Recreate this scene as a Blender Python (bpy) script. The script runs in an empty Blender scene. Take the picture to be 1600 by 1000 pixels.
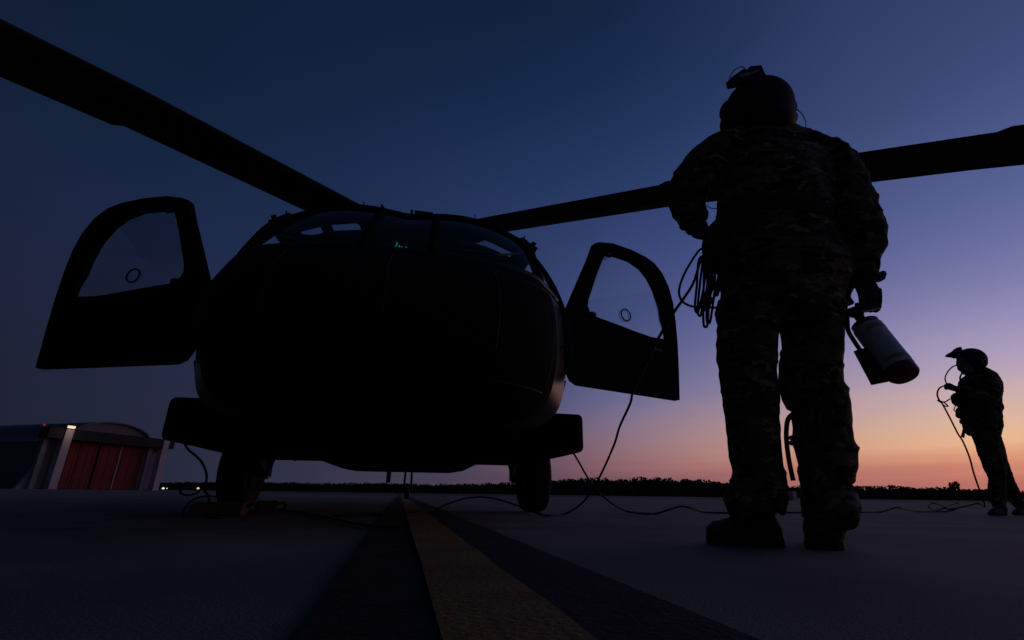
import bpy, bmesh, math, random
from mathutils import Vector, Matrix, noise
random.seed(7)
scene = bpy.context.scene
COL = scene.collection

# ------------------------------------------------------------------ camera
FPX = 760.0                                   # focal length in pixels of the 1600 px wide photograph
TILT = math.atan(272 / 760); ROLL = math.radians(.785); EYE = Vector((0, 0, .16))
_F = Vector((0, math.cos(TILT), math.sin(TILT))); _R0 = Vector((1, 0, 0)); _U0 = Vector((0, -math.sin(TILT), math.cos(TILT)))
_R = math.cos(ROLL) * _R0 + math.sin(ROLL) * _U0
_U = -math.sin(ROLL) * _R0 + math.cos(ROLL) * _U0
cam_d = bpy.data.cameras.new('camera'); cam_d.sensor_width = 36; cam_d.lens = FPX / 1600 * 36
cam_d.clip_start = .02; cam_d.clip_end = 6000
cam = bpy.data.objects.new('camera', cam_d); COL.objects.link(cam)
M4 = Matrix((_R, _U, -_F)).transposed().to_4x4(); M4.translation = EYE; cam.matrix_world = M4
scene.camera = cam

def ray(px, py): return _F + (px - 800) / FPX * _R + (500 - py) / FPX * _U
def atY(px, py, Y): d = ray(px, py); return EYE + d * (Y / d.y)
def atz(px, py, z): d = ray(px, py); return EYE + d * ((z - EYE.z) / d.z)
def mpp(p): return (p - EYE).dot(_F) / FPX           # metres per photo pixel at a point

# ------------------------------------------------------------------ sky, afterglow, exposure
def lin(c):
    return tuple(((v / 255) / 12.92 if v / 255 <= .04045 else ((v / 255 + .055) / 1.055) ** 2.4) for v in c)
world = bpy.data.worlds.new('World'); scene.world = world; world.use_nodes = True
nt = world.node_tree; nt.nodes.clear()
SUN_AZ = math.radians(57)                      # the afterglow stands right of the view
def N(t, **k):
    n = nt.nodes.new(t)
    for a, b in k.items(): setattr(n, a, b)
    return n
def L(a, b): nt.links.new(a, b)
def math_n(op, a, b=None, clamp=False):
    n = N('ShaderNodeMath', operation=op); n.use_clamp = clamp
    for i, v in enumerate((a, b)):
        if v is None: continue
        if isinstance(v, (int, float)): n.inputs[i].default_value = v
        else: L(v, n.inputs[i])
    return n.outputs[0]
tc = N('ShaderNodeTexCoord'); sx = N('ShaderNodeSeparateXYZ'); L(tc.outputs['Generated'], sx.inputs[0])
elev = math_n('ARCSINE', sx.outputs[2])
efac = math_n('MULTIPLY', elev, 2 / math.pi)                                   # 0 horizon .. 1 zenith
hx = math_n('MULTIPLY', sx.outputs[0], math.sin(SUN_AZ)); hy = math_n('MULTIPLY', sx.outputs[1], math.cos(SUN_AZ))
hd = math_n('ADD', hx, hy)
hl = math_n('SQRT', math_n('ADD', math_n('POWER', sx.outputs[0], 2), math_n('POWER', sx.outputs[1], 2)))
caz = math_n('DIVIDE', hd, math_n('MAXIMUM', hl, 1e-4))
qang = math_n('DIVIDE', math_n('ARCCOSINE', math_n('MINIMUM', math_n('MAXIMUM', caz, -1), 1)), math.pi)   # 0 at the glow .. 1 opposite
# faint streaks of high cloud near the horizon bend the elevation a little
nz = N('ShaderNodeTexNoise'); nz.inputs['Scale'].default_value = 1.0; nz.inputs['Detail'].default_value = 4
mp = N('ShaderNodeMapping'); mp.inputs['Scale'].default_value = (2.2, 2.2, 34); L(tc.outputs['Generated'], mp.inputs[0]); L(mp.outputs[0], nz.inputs['Vector'])
wob = math_n('MULTIPLY', math_n('SUBTRACT', nz.outputs[0], .5), .042)
near = math_n('SUBTRACT', 1, math_n('MULTIPLY', efac, 4.5), True)
efac = math_n('ADD', efac, math_n('MULTIPLY', wob, near))
def col_(x, rows): return [(math.degrees(math.asin(ray(x, y).normalized().z)), c) for y, c in rows[::-1]]
def ext_(rows, top): return [(-2, rows[0][1])] + rows + top
SKY = {   # angle from the glow (deg): (elevation deg, sRGB)
    14:  ext_(col_(1540, [(20, (50, 68, 114)), (100, (55, 72, 121)), (180, (66, 80, 133)), (300, (82, 94, 149)), (400, (106, 110, 165)), (480, (136, 130, 179)), (540, (166, 151, 187)), (600, (194, 166, 178)), (650, (220, 177, 158)), (690, (238, 181, 136)), (715, (232, 158, 117)), (740, (215, 131, 107)), (765, (190, 108, 98))]), [(50, (36, 52, 94)), (65, (22, 38, 71)), (90, (16, 30, 59))]),
    28:  ext_(col_(1260, [(20, (31, 50, 92)), (100, (35, 54, 99)), (200, (46, 64, 115)), (300, (58, 73, 129)), (400, (74, 85, 143)), (480, (99, 102, 156)), (560, (130, 122, 163)), (610, (155, 136, 160)), (660, (187, 148, 146)), (695, (202, 148, 128)), (720, (198, 133, 114)), (745, (180, 111, 102)), (765, (158, 96, 97))]), [(60, (19, 36, 69)), (90, (15, 29, 58))]),
    43:  ext_(col_(1000, [(20, (18, 37, 71)), (150, (25, 47, 88)), (300, (40, 59, 108)), (430, (59, 74, 127)), (540, (79, 89, 144)), (620, (107, 104, 149)), (660, (133, 114, 142)), (700, (152, 112, 121)), (730, (147, 96, 102)), (755, (122, 80, 92))]), [(90, (14, 28, 57))]),
    64:  ext_(col_(700, [(20, (14, 33, 63)), (150, (19, 40, 75)), (280, (31, 50, 93)), (500, (46, 57, 99)), (650, (57, 60, 95)), (720, (68, 62, 87)), (750, (70, 61, 83))]), [(90, (13, 27, 55))]),
    97:  ext_(col_(120, [(0, (15, 32, 61)), (150, (18, 36, 67)), (300, (26, 40, 74)), (400, (30, 40, 73)), (560, (34, 38, 64)), (640, (34, 38, 60)), (750, (31, 37, 56))]), [(90, (13, 26, 52))]),
    140: [(-2, (15, 18, 27)), (3, (16, 19, 29)), (15, (18, 22, 36)), (35, (16, 26, 47)), (60, (13, 26, 50)), (90, (13, 26, 52))],
    180: [(-2, (11, 13, 19)), (3, (12, 14, 21)), (15, (13, 16, 25)), (35, (12, 18, 31)), (60, (11, 21, 40)), (90, (13, 26, 52))],
}
SKY[0] = [(e, tuple(min(250, v * 1.04) for v in c)) for e, c in SKY[14]]
def sky_col(rows, e):
    if e <= rows[0][0]: return rows[0][1]
    for (e0, c0), (e1, c1) in zip(rows, rows[1:]):
        if e0 <= e <= e1: return tuple(a + (b - a) * (e - e0) / max(e1 - e0, 1e-6) for a, b in zip(c0, c1))
    return rows[-1][1]
def sky_at(q, e):                                   # smooth (monotone cubic) through the columns
    qs = sorted(SKY); cs = [sky_col(SKY[k], e) for k in qs]; out = []
    for ch in range(3):
        y = [c[ch] for c in cs]; h = [qs[i + 1] - qs[i] for i in range(len(qs) - 1)]; d = [(y[i + 1] - y[i]) / h[i] for i in range(len(h))]
        m = [0] + [0 if d[i - 1] * d[i] <= 0 else 2 * d[i - 1] * d[i] / (d[i - 1] + d[i]) for i in range(1, len(d))] + [0]
        i = max(k for k in range(len(h)) if qs[k] <= q); t = (q - qs[i]) / h[i]
        out.append((2 * t ** 3 - 3 * t ** 2 + 1) * y[i] + (t ** 3 - 2 * t ** 2 + t) * h[i] * m[i] + (-2 * t ** 3 + 3 * t ** 2) * y[i + 1] + (t ** 3 - t ** 2) * h[i] * m[i + 1])
    return out
def mute(c, k=.88): g = .3 * c[0] + .5 * c[1] + .2 * c[2]; return tuple(g + (v - g) * k for v in c)
ES = [-2, .8, 1.8, 3, 4.5, 6, 8, 10, 12.5, 15, 18, 21, 25, 29, 34, 39, 45, 52, 60, 72, 90]
QS = [0, 7, 14, 21, 28, 35, 43, 53, 64, 80, 97, 118, 140, 180]
prev = None; pq = None
for q in QS:
    r = N('ShaderNodeValToRGB'); r.color_ramp.interpolation = 'LINEAR'
    els = r.color_ramp.elements
    while len(els) < len(ES): els.new(.5)
    for k, e in enumerate(ES): els[k].position = (e + 2) / 92
    for k, e in enumerate(ES): els[k].color = (*lin(mute(sky_at(q, e))), 1)
    L(math_n('MULTIPLY', math_n('ADD', efac, 2 / 90), 90 / 92), r.inputs[0])
    if prev is None: prev = r.outputs[0]
    else:
        mr = N('ShaderNodeMapRange'); mr.inputs[1].default_value = pq / 180; mr.inputs[2].default_value = q / 180; L(qang, mr.inputs[0])
        mx = N('ShaderNodeMix', data_type='RGBA'); L(mr.outputs[0], mx.inputs[0]); L(prev, mx.inputs[6]); L(r.outputs[0], mx.inputs[7]); prev = mx.outputs[2]
    pq = q
bg = N('ShaderNodeBackground'); bg.inputs[1].default_value = 1.0; L(prev, bg.inputs[0])
out = N('ShaderNodeOutputWorld'); L(bg.outputs[0], out.inputs[0])

sun_d = bpy.data.lights.new('afterglow_sun', 'SUN'); sun_d.energy = .04; sun_d.specular_factor = .25; sun_d.angle = math.radians(14); sun_d.color = (1, .58, .36)
sun = bpy.data.objects.new('afterglow_sun', sun_d); COL.objects.link(sun)
_sd = Vector((math.sin(SUN_AZ) * math.cos(math.radians(4)), math.cos(SUN_AZ) * math.cos(math.radians(4)), math.sin(math.radians(4))))
sun.rotation_euler = _sd.to_track_quat('Z', 'Y').to_euler(); sun.location = _sd * 50

vs = scene.view_settings; vs.view_transform = 'Standard'; vs.look = 'None'; vs.exposure = 0; vs.gamma = 1; vs.use_curve_mapping = False
scene.cycles.max_bounces = 6

# ------------------------------------------------------------------ materials
def mat(name, col, rough=.6, metal=0, col2=None, scale=8, bump=0, bscale=40, emit=None, estr=0, spec=.5, detail=6):
    m = bpy.data.materials.new(name); m.use_nodes = True; t = m.node_tree; b = t.nodes['Principled BSDF']
    b.inputs['Base Color'].default_value = (*col, 1); b.inputs['Roughness'].default_value = rough; b.inputs['Metallic'].default_value = metal
    b.inputs['Specular IOR Level'].default_value = spec
    o = t.nodes.new('ShaderNodeTexCoord')
    if col2:
        n = t.nodes.new('ShaderNodeTexNoise'); n.inputs['Scale'].default_value = scale; n.inputs['Detail'].default_value = detail
        r = t.nodes.new('ShaderNodeValToRGB'); r.color_ramp.elements[0].position = .35; r.color_ramp.elements[1].position = .65
        r.color_ramp.elements[0].color = (*col, 1); r.color_ramp.elements[1].color = (*col2, 1)
        t.links.new(o.outputs['Object'], n.inputs['Vector']); t.links.new(n.outputs[0], r.inputs[0]); t.links.new(r.outputs[0], b.inputs['Base Color'])
    if bump:
        n = t.nodes.new('ShaderNodeTexNoise'); n.inputs['Scale'].default_value = bscale; n.inputs['Detail'].default_value = 6
        bp = t.nodes.new('ShaderNodeBump'); bp.inputs['Strength'].default_value = bump; bp.inputs['Distance'].default_value = .02
        t.links.new(o.outputs['Object'], n.inputs['Vector']); t.links.new(n.outputs[0], bp.inputs['Height']); t.links.new(bp.outputs[0], b.inputs['Normal'])
    if emit:
        b.inputs['Emission Color'].default_value = (*emit, 1); b.inputs['Emission Strength'].default_value = estr
    return m
def glass(name, tint, refl=1.0):
    m = bpy.data.materials.new(name); m.use_nodes = True; t = m.node_tree; t.nodes.clear()
    tr = t.nodes.new('ShaderNodeBsdfTransparent'); tr.inputs[0].default_value = (*tint, 1)
    gl = t.nodes.new('ShaderNodeBsdfGlossy'); gl.inputs['Roughness'].default_value = .03
    fr = t.nodes.new('ShaderNodeFresnel'); fr.inputs[0].default_value = 1.45
    mu = t.nodes.new('ShaderNodeMath'); mu.operation = 'MULTIPLY'; mu.inputs[1].default_value = refl
    mx = t.nodes.new('ShaderNodeMixShader'); oo = t.nodes.new('ShaderNodeOutputMaterial')
    t.links.new(fr.outputs[0], mu.inputs[0]); t.links.new(mu.outputs[0], mx.inputs[0]); t.links.new(tr.outputs[0], mx.inputs[1]); t.links.new(gl.outputs[0], mx.inputs[2]); t.links.new(mx.outputs[0], oo.inputs[0])
    return m
def camo_mat(name):
    m = bpy.data.materials.new(name); m.use_nodes = True; t = m.node_tree; b = t.nodes['Principled BSDF']; b.inputs['Roughness'].default_value = .85
    b.inputs['Specular IOR Level'].default_value = .2
    o = t.nodes.new('ShaderNodeTexCoord'); mp = t.nodes.new('ShaderNodeMapping'); mp.inputs['Scale'].default_value = (1, 1, 1.9); t.links.new(o.outputs['Object'], mp.inputs[0])
    cur = None
    for i, (c, sc, th) in enumerate([((.20, .13, .060), 0, 0), ((.095, .075, .032), 8, .49), ((.036, .018, .009), 11, .54), ((.40, .265, .14), 15, .60), ((.014, .009, .006), 20, .61)]):
        if cur is None:
            rg = t.nodes.new('ShaderNodeRGB'); rg.outputs[0].default_value = (*c, 1); cur = rg.outputs[0]; continue
        n = t.nodes.new('ShaderNodeTexNoise'); n.noise_dimensions = '4D'; n.inputs['W'].default_value = i * 7.3; n.inputs['Scale'].default_value = sc; n.inputs['Detail'].default_value = 3; n.inputs['Distortion'].default_value = .6
        r = t.nodes.new('ShaderNodeMapRange'); r.inputs[1].default_value = th - .02; r.inputs[2].default_value = th + .02
        mx = t.nodes.new('ShaderNodeMix'); mx.data_type = 'RGBA'; mx.inputs[7].default_value = (*c, 1)
        t.links.new(mp.outputs[0], n.inputs['Vector']); t.links.new(n.outputs[0], r.inputs[0]); t.links.new(r.outputs[0], mx.inputs[0]); t.links.new(cur, mx.inputs[6]); cur = mx.outputs[2]
    t.links.new(cur, b.inputs['Base Color'])
    n = t.nodes.new('ShaderNodeTexNoise'); n.inputs['Scale'].default_value = 26; n.inputs['Detail'].default_value = 7
    bp = t.nodes.new('ShaderNodeBump'); bp.inputs['Strength'].default_value = .5; bp.inputs['Distance'].default_value = .012
    t.links.new(mp.outputs[0], n.inputs['Vector']); t.links.new(n.outputs[0], bp.inputs['Height']); t.links.new(bp.outputs[0], b.inputs['Normal'])
    return m
MT = dict(
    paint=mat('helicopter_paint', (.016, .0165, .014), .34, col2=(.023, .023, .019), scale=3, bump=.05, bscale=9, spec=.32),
    paint_in=mat('interior_black', (.010, .010, .010), .8, col2=(.016, .016, .016), scale=12),
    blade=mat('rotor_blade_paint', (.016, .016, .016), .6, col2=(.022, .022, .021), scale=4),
    metal=mat('dark_steel', (.06, .06, .06), .4, .8, col2=(.04, .04, .04), scale=20),
    bare=mat('bare_metal_probe', (.45, .36, .30), .35, .9, col2=(.35, .28, .24), scale=30),
    rubber=mat('tyre_rubber', (.012, .012, .012), .85, col2=(.02, .02, .02), scale=25, bump=.2, bscale=60),
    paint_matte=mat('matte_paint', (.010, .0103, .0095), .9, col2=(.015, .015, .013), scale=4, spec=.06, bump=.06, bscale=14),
    glass=glass('cockpit_glass', (.88, .91, .94), .32),
    doorglass=glass('door_window_glass', (.93, .94, .96), .5),
    cable=mat('black_cable', (.010, .010, .010), .75, col2=(.016, .016, .016), scale=40, spec=.2),
    green=mat('cockpit_display_glow', (.0, .02, .02), .5, emit=(.02, .75, .55), estr=.24),
    tarmac=mat('concrete_apron', (.185, .152, .122), .92, col2=(.235, .197, .16), scale=.7, bump=.12, bscale=160, detail=12),
    joint=mat('joint_sealant', (.03, .03, .03), .8, col2=(.045, .045, .045), scale=10),
    yellow=mat('yellow_line_paint', (.38, .165, .036), .85, col2=(.31, .14, .034), scale=9, bump=.3, bscale=80, detail=10),
    blackp=mat('black_line_paint', (.009, .009, .012), .85, spec=.25, col2=(.014, .014, .018), scale=7, bump=.3, bscale=80, detail=10),
    grass=mat('dry_grass', (.045, .042, .022), .95, col2=(.07, .06, .03), scale=.15, bump=.6, bscale=3),
    tree=mat('dark_foliage', (.035, .045, .02), .9, col2=(.05, .06, .028), scale=.2),
    bark=mat('bark', (.05, .04, .03), .9, col2=(.07, .055, .04), scale=3),
    camo=camo_mat('camouflage_cloth'),
    helmet=mat('helmet_shell', (.020, .021, .018), .65, col2=(.03, .03, .026), scale=18, spec=.3),
    skin=mat('skin', (.30, .19, .14), .55, col2=(.34, .21, .16), scale=30),
    glove=mat('glove_cloth', (.022, .021, .018), .8, col2=(.035, .033, .028), scale=40, bump=.3, bscale=120),
    boot=mat('boot_leather', (.10, .075, .05), .7, col2=(.07, .055, .038), scale=25, bump=.3, bscale=90),
    sole=mat('boot_sole', (.03, .025, .02), .8, col2=(.045, .04, .03), scale=30),
    web=mat('webbing', (.045, .034, .020), .9, col2=(.07, .053, .032), scale=60, spec=.1),
    vest=mat('vest_cloth', (.035, .028, .018), .9, spec=.1, col2=(.06, .048, .030), scale=22, bump=.4, bscale=60),
    grey=mat('grey_plate', (.30, .31, .34), .5, col2=(.24, .25, .28), scale=40),
    red=mat('extinguisher_red', (.36, .022, .02), .28, col2=(.30, .018, .018), scale=10),
    label=mat('extinguisher_label', (.90, .80, .72), .5, col2=(.72, .64, .58), scale=55),
    labely=mat('extinguisher_label_yellow', (.62, .46, .07), .4, col2=(.5, .36, .06), scale=50),
    chock=mat('chock_yellow', (.26, .16, .03), .75, col2=(.15, .095, .025), scale=12, bump=.3, bscale=40),
    hred=mat('hangar_door_red', (.21, .021, .023), .8, col2=(.18, .02, .022), scale=.6),
    hdark=mat('hangar_cladding', (.16, .155, .16), .9, col2=(.19, .18, .185), scale=.5, spec=.1),
    hbeam=mat('hangar_header', (.010, .011, .014), .8, col2=(.015, .015, .018), scale=.8),
    hwhite=mat('hangar_pillar_white', (.54, .45, .45), .8, col2=(.48, .40, .41), scale=.7),
    hgrey=mat('hangar_pillar_grey', (.36, .33, .33), .7, col2=(.30, .28, .28), scale=.7),
    lamp=mat('flood_lamp_glow', (.8, .7, .5), .5, emit=(1, .80, .52), estr=.75),
    lampw=mat('field_lamp_white', (.8, .8, .8), .5, emit=(1, .92, .80), estr=.9),
    lampo=mat('field_lamp_amber', (.8, .6, .4), .5, emit=(1, .70, .34), estr=.8),
    beacon=mat('beacon_red', (.4, .05, .06), .5, emit=(1, .05, .12), estr=.25),
    block=mat('pale_concrete', (.66, .56, .42), .85, col2=(.56, .47, .36), scale=4),
)

def speckle(m, sc, lo, hi, sc2, lo2, hi2):
    """multiply the base colour by fine aggregate speckle and by broad stains"""
    t = m.node_tree; b = t.nodes['Principled BSDF']; src = b.inputs['Base Color'].links[0].from_socket; o = t.nodes.new('ShaderNodeTexCoord')
    for s_, a, c, d in ((sc, lo, hi, 3), (sc2, lo2, hi2, 8)):
        n = t.nodes.new('ShaderNodeTexNoise'); n.inputs['Scale'].default_value = s_; n.inputs['Detail'].default_value = d
        r = t.nodes.new('ShaderNodeMapRange'); r.inputs[1].default_value = .36; r.inputs[2].default_value = .64; r.inputs[3].default_value = a; r.inputs[4].default_value = c
        mx = t.nodes.new('ShaderNodeMix'); mx.data_type = 'RGBA'; mx.blend_type = 'MULTIPLY'; mx.inputs[0].default_value = 1
        t.links.new(o.outputs['Object'], n.inputs['Vector']); t.links.new(n.outputs[0], r.inputs[0]); t.links.new(src, mx.inputs[6]); t.links.new(r.outputs[0], mx.inputs[7]); src = mx.outputs[2]
    t.links.new(src, b.inputs['Base Color'])
speckle(MT['tarmac'], 220, .55, 1.45, 1.6, .72, 1.15); speckle(MT['yellow'], 260, .6, 1.35, 5, .75, 1.1); speckle(MT['blackp'], 240, .5, 1.8, 9, .7, 1.9)

# ------------------------------------------------------------------ mesh helpers
def link(name, bm, m=None, parent=None, smooth=False):
    bmesh.ops.recalc_face_normals(bm, faces=bm.faces)
    me = bpy.data.meshes.new(name); bm.to_mesh(me); bm.free()
    if m: me.materials.append(MT[m])
    if smooth: me.polygons.foreach_set('use_smooth', [True] * len(me.polygons))
    o = bpy.data.objects.new(name, me); COL.objects.link(o)
    if parent: o.parent = parent
    return o
def tag(o, label=None, cat=None, group=None, kind=None):
    if label: o['label'] = label
    if cat: o['category'] = cat
    if group: o['group'] = group
    if kind: o['kind'] = kind
    return o
def thing(name, label, cat, loc=(0, 0, 0), rz=0, group=None):
    o = bpy.data.objects.new(name, None); COL.objects.link(o); o.location = loc; o.rotation_euler = (0, 0, rz); o.empty_display_size = .2
    return tag(o, label, cat, group)
def box(bm, c, s, rot=None, bev=0):
    r = bmesh.ops.create_cube(bm, size=1); vs_ = r['verts']
    bmesh.ops.scale(bm, vec=Vector(s), verts=vs_)
    if bev:
        es = list({e for v in vs_ for e in v.link_edges}); b = bmesh.ops.bevel(bm, geom=es, offset=bev, segments=2, affect='EDGES'); vs_ = list({v for f in b['faces'] for v in f.verts} | {v for v in vs_ if v.is_valid})
    if rot is not None: bmesh.ops.rotate(bm, cent=(0, 0, 0), matrix=rot, verts=vs_)
    bmesh.ops.translate(bm, vec=Vector(c), verts=vs_)
    return vs_
def smooth_path(pts, n=6):
    pts = [Vector(p) for p in pts]; o = []
    for i in range(len(pts) - 1):
        p0 = pts[max(i - 1, 0)]; p1 = pts[i]; p2 = pts[i + 1]; p3 = pts[min(i + 2, len(pts) - 1)]
        for k in range(n):
            t = k / n
            o.append(.5 * ((2 * p1) + (p2 - p0) * t + (2 * p0 - 5 * p1 + 4 * p2 - p3) * t * t + (3 * p1 - p0 - 3 * p2 + p3) * t ** 3))
    o.append(pts[-1]); return o
def tube(bm, pts, r, n=8, cap=True):
    """pts: centres; r: radius or list of radius / (in-plane, depth) pairs"""
    pts = [Vector(p) for p in pts]; rings = []; prev_s = None
    for i, p in enumerate(pts):
        t = (pts[min(i + 1, len(pts) - 1)] - pts[max(i - 1, 0)]).normalized()
        ref = Vector((0, 1, 0)) if abs(t.y) < .92 else Vector((0, 0, 1))
        s = t.cross(ref).normalized()
        if prev_s is not None:
            s2 = prev_s - t * prev_s.dot(t)
            if s2.length > .1: s = s2.normalized() if not isinstance(r, list) or not isinstance(r[0], tuple) else (s if s.dot(s2) >= 0 else -s)
        prev_s = s; d = s.cross(t)
        rr = r[i] if isinstance(r, list) else r
        a, b = rr if isinstance(rr, tuple) else (rr, rr)
        rings.append([bm.verts.new(p + s * (a * math.cos(2 * math.pi * k / n)) + d * (b * math.sin(2 * math.pi * k / n))) for k in range(n)])
    for A, B in zip(rings, rings[1:]):
        for k in range(n): bm.faces.new((A[k], A[(k + 1) % n], B[(k + 1) % n], B[k]))
    if cap: bm.faces.new(rings[0][::-1]); bm.faces.new(rings[-1])
    return rings
def loft(bm, rings, close=True, cap=True):
    rs = [[bm.verts.new(p) for p in R_] for R_ in rings]; n = len(rs[0])
    for A, B in zip(rs, rs[1:]):
        for k in range(n if close else n - 1): bm.faces.new((A[k], A[(k + 1) % n], B[(k + 1) % n], B[k]))
    if cap and close: bm.faces.new(rs[0][::-1]); bm.faces.new(rs[-1])
    return rs
def prism(bm, poly, d):
    """poly: list of 3-D points in one plane, d: extrusion vector"""
    a = [bm.verts.new(p) for p in poly]; b = [bm.verts.new(Vector(p) + Vector(d)) for p in poly]; n = len(a)
    bm.faces.new(a); bm.faces.new(b[::-1])
    for k in range(n): bm.faces.new((a[k], b[k], b[(k + 1) % n], a[(k + 1) % n]))
def bar(bm, p, q, w, h):
    p, q = Vector(p), Vector(q); t = (q - p).normalized(); ref = Vector((0, 0, 1)) if abs(t.z) < .95 else Vector((0, 1, 0))
    s = t.cross(ref).normalized() * w / 2; u = s.cross(t).normalized() * h / 2
    loft(bm, [[e + s + u, e - s + u, e - s - u, e + s - u] for e in (p, q)])
def ellip(bm, c, r, seg=20, rot=None):
    g = bmesh.ops.create_uvsphere(bm, u_segments=seg, v_segments=seg // 2 + 2, radius=1); v = g['verts']
    bmesh.ops.scale(bm, vec=Vector(r), verts=v)
    if rot is not None: bmesh.ops.rotate(bm, cent=(0, 0, 0), matrix=rot, verts=v)
    bmesh.ops.translate(bm, vec=Vector(c), verts=v); return v
def remesh(bm, voxel, smooth_it=3, fold=None):
    """fuse overlapping closed pieces into one continuous surface"""
    bmesh.ops.recalc_face_normals(bm, faces=bm.faces)
    me = bpy.data.meshes.new('tmp'); bm.to_mesh(me); bm.free()
    o = bpy.data.objects.new('tmp', me); COL.objects.link(o)
    md = o.modifiers.new('r', 'REMESH'); md.mode = 'VOXEL'; md.voxel_size = voxel
    if smooth_it: s = o.modifiers.new('s', 'SMOOTH'); s.factor = .5; s.iterations = smooth_it
    dg = bpy.context.evaluated_depsgraph_get(); m2 = bpy.data.meshes.new_from_object(o.evaluated_get(dg))
    bpy.data.objects.remove(o); bpy.data.meshes.remove(me)
    b2 = bmesh.new(); b2.from_mesh(m2); bpy.data.meshes.remove(m2)
    if fold:
        b2.normal_update()
        for v in b2.verts: v.co = v.co + v.normal * fold(v.co)
    return b2

# ------------------------------------------------------------------ ground
bm = bmesh.new()
vs4 = [bm.verts.new(p) for p in ((-2500, -2500, 0), (2500, -2500, 0), (2500, 2500, 0), (-2500, 2500, 0))]; bm.faces.new(vs4)
apron = tag(link('concrete_apron', bm, 'tarmac'), kind='structure', label='grey concrete apron under the helicopter')
bm = bmesh.new()
v = [bm.verts.new((x, y, .012)) for x, y in ((-14, 38), (900, 38), (2400, 60), (2400, 2400), (-2400, 2400), (-2400, 180), (-44, 128), (-30, 60))]; bm.faces.new(v)
tag(link('grass_field', bm, 'grass'), kind='structure', label='dark dry grass beyond the concrete edge')
def joint(p, q, w=.014):
    bm = bmesh.new(); p, q = Vector((*p, .004)), Vector((*q, .004)); s = (q - p).cross(Vector((0, 0, 1))).normalized() * w / 2
    bm.faces.new([bm.verts.new(e) for e in (p - s, q - s, q + s, p + s)]); link('slab_joint', bm, 'joint', apron)
LA = math.radians(12)                                       # the guide line runs 12 degrees left of the view
ld = Vector((-math.sin(LA), math.cos(LA), 0)); lr = Vector((math.cos(LA), math.sin(LA), 0))
for k in range(-3, 6):
    if k == 0: continue
    a = lr * (.11 + k * 6.1) + ld * -6; b = lr * (.11 + k * 6.1) + ld * 36; joint(a[:2], b[:2])
for k in range(0, 6):
    a = ld * (2.55 + k * 6.1) - lr * 18; b = ld * (2.55 + k * 6.1) + lr * 30
    if b.y < 37: joint(a[:2], b[:2])
def strip(name, x0, x1, z, m, label, y0=-4, y1=34):
    bm = bmesh.new(); rows = []
    n = 160
    for i in range(n + 1):
        t = y0 + (y1 - y0) * (i / n)
        e0 = .006 * noise.noise(Vector((t * 3, x0 * 9, 1))); e1 = .006 * noise.noise(Vector((t * 3, x1 * 9, 5)))
        rows.append((bm.verts.new(lr * (x0 + e0) + ld * t + Vector((0, 0, z))), bm.verts.new(lr * (x1 + e1) + ld * t + Vector((0, 0, z)))))
    for A, B in zip(rows, rows[1:]): bm.faces.new((A[0], A[1], B[1], B[0]))
    return tag(link(name, bm, m), kind='structure', label=label)
strip('taxi_line_border', -.108, .420, .006, 'blackp', 'black painted border of the guide line')
strip('taxi_line', .060, .228, .010, 'yellow', 'worn yellow painted guide line')

# ------------------------------------------------------------------ far wood
prof = [(-1.2, .012), (-.99, .0075), (-.58, .0160), (-.37, .0176), (-.12, .0185), (.02, .024), (.13, .0325), (.32, .0362), (.40, .030), (.47, .024), (.63, .0222), (.70, .0265), (.82, .0245), (.93, .0215), (.99, .0175), (1.3, .02), (2.4, .02)]
def prof_h(a):
    for (a0, h0), (a1, h1) in zip(prof, prof[1:]):
        if a0 <= a <= a1: return h0 + (h1 - h0) * (a - a0) / (a1 - a0)
    return .015
def tree_geo(bm, base, h, wd, nleaf, trunk=True):
    if trunk:
        tube(bm, [base, base + Vector((random.uniform(-.1, .1) * wd, 0, h * .55))], [.028 * h, .012 * h], 5)
    crown0 = random.uniform(-.05, .12)
    lob = [(random.gauss(0, .26), random.gauss(0, .26), random.uniform(crown0, .94), random.uniform(.13, .30)) for _ in range(random.randint(8, 13))]
    for _ in range(nleaf):
        lx, ly, lz, lrad = random.choice(lob)
        u = Vector((random.gauss(0, 1), random.gauss(0, 1), random.gauss(0, 1))).normalized() * lrad * random.uniform(.5, 1.0) ** .4
        c = base + Vector(((lx + u.x) * wd, (ly + u.y) * wd, max(0, min((lz + u.z * .75), 1.0)) * h))
        s = random.uniform(.035, .085) * h
        a = Vector((random.gauss(0, 1), random.gauss(0, 1), random.gauss(0, 1))).normalized() * s; b_ = a.cross(Vector((random.random(), random.random(), random.random() + .1))).normalized() * s * .8
        bm.faces.new([bm.verts.new(c + a), bm.verts.new(c + b_), bm.verts.new(c - a * .8), bm.verts.new(c - b_)])
bm = bmesh.new()
a = -1.25
while a < 1.7:
    Y = random.uniform(240, 275); hh = prof_h(a) * Y * (.93 + .16 * noise.noise(Vector((a * 22, 0, 3))) + .10 * noise.noise(Vector((a * 90, 2, 0)))) * random.uniform(.93, 1.04)
    tree_geo(bm, Vector((a * Y, Y, 0)), hh, hh * random.uniform(.55, .95), 150)
    a += hh * .12 / Y
    for _ in range(26):                       # shrubs and young growth at the wood's edge
        c = Vector((a * Y + random.uniform(-1, 1) * hh * .3, random.uniform(225, 270), random.uniform(0, .72) * hh)); s_ = random.uniform(.10, .2) * hh
        bm.faces.new([bm.verts.new(c + Vector((random.uniform(.5, 1) * s_ * math.cos(k * 1.57), random.uniform(-.4, .4) * s_, random.uniform(.5, 1) * s_ * math.sin(k * 1.57)))) for k in range(4)])
tag(link('far_wood', bm, 'tree'), 'dark band of woodland along the horizon', 'woodland', kind='stuff')
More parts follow.
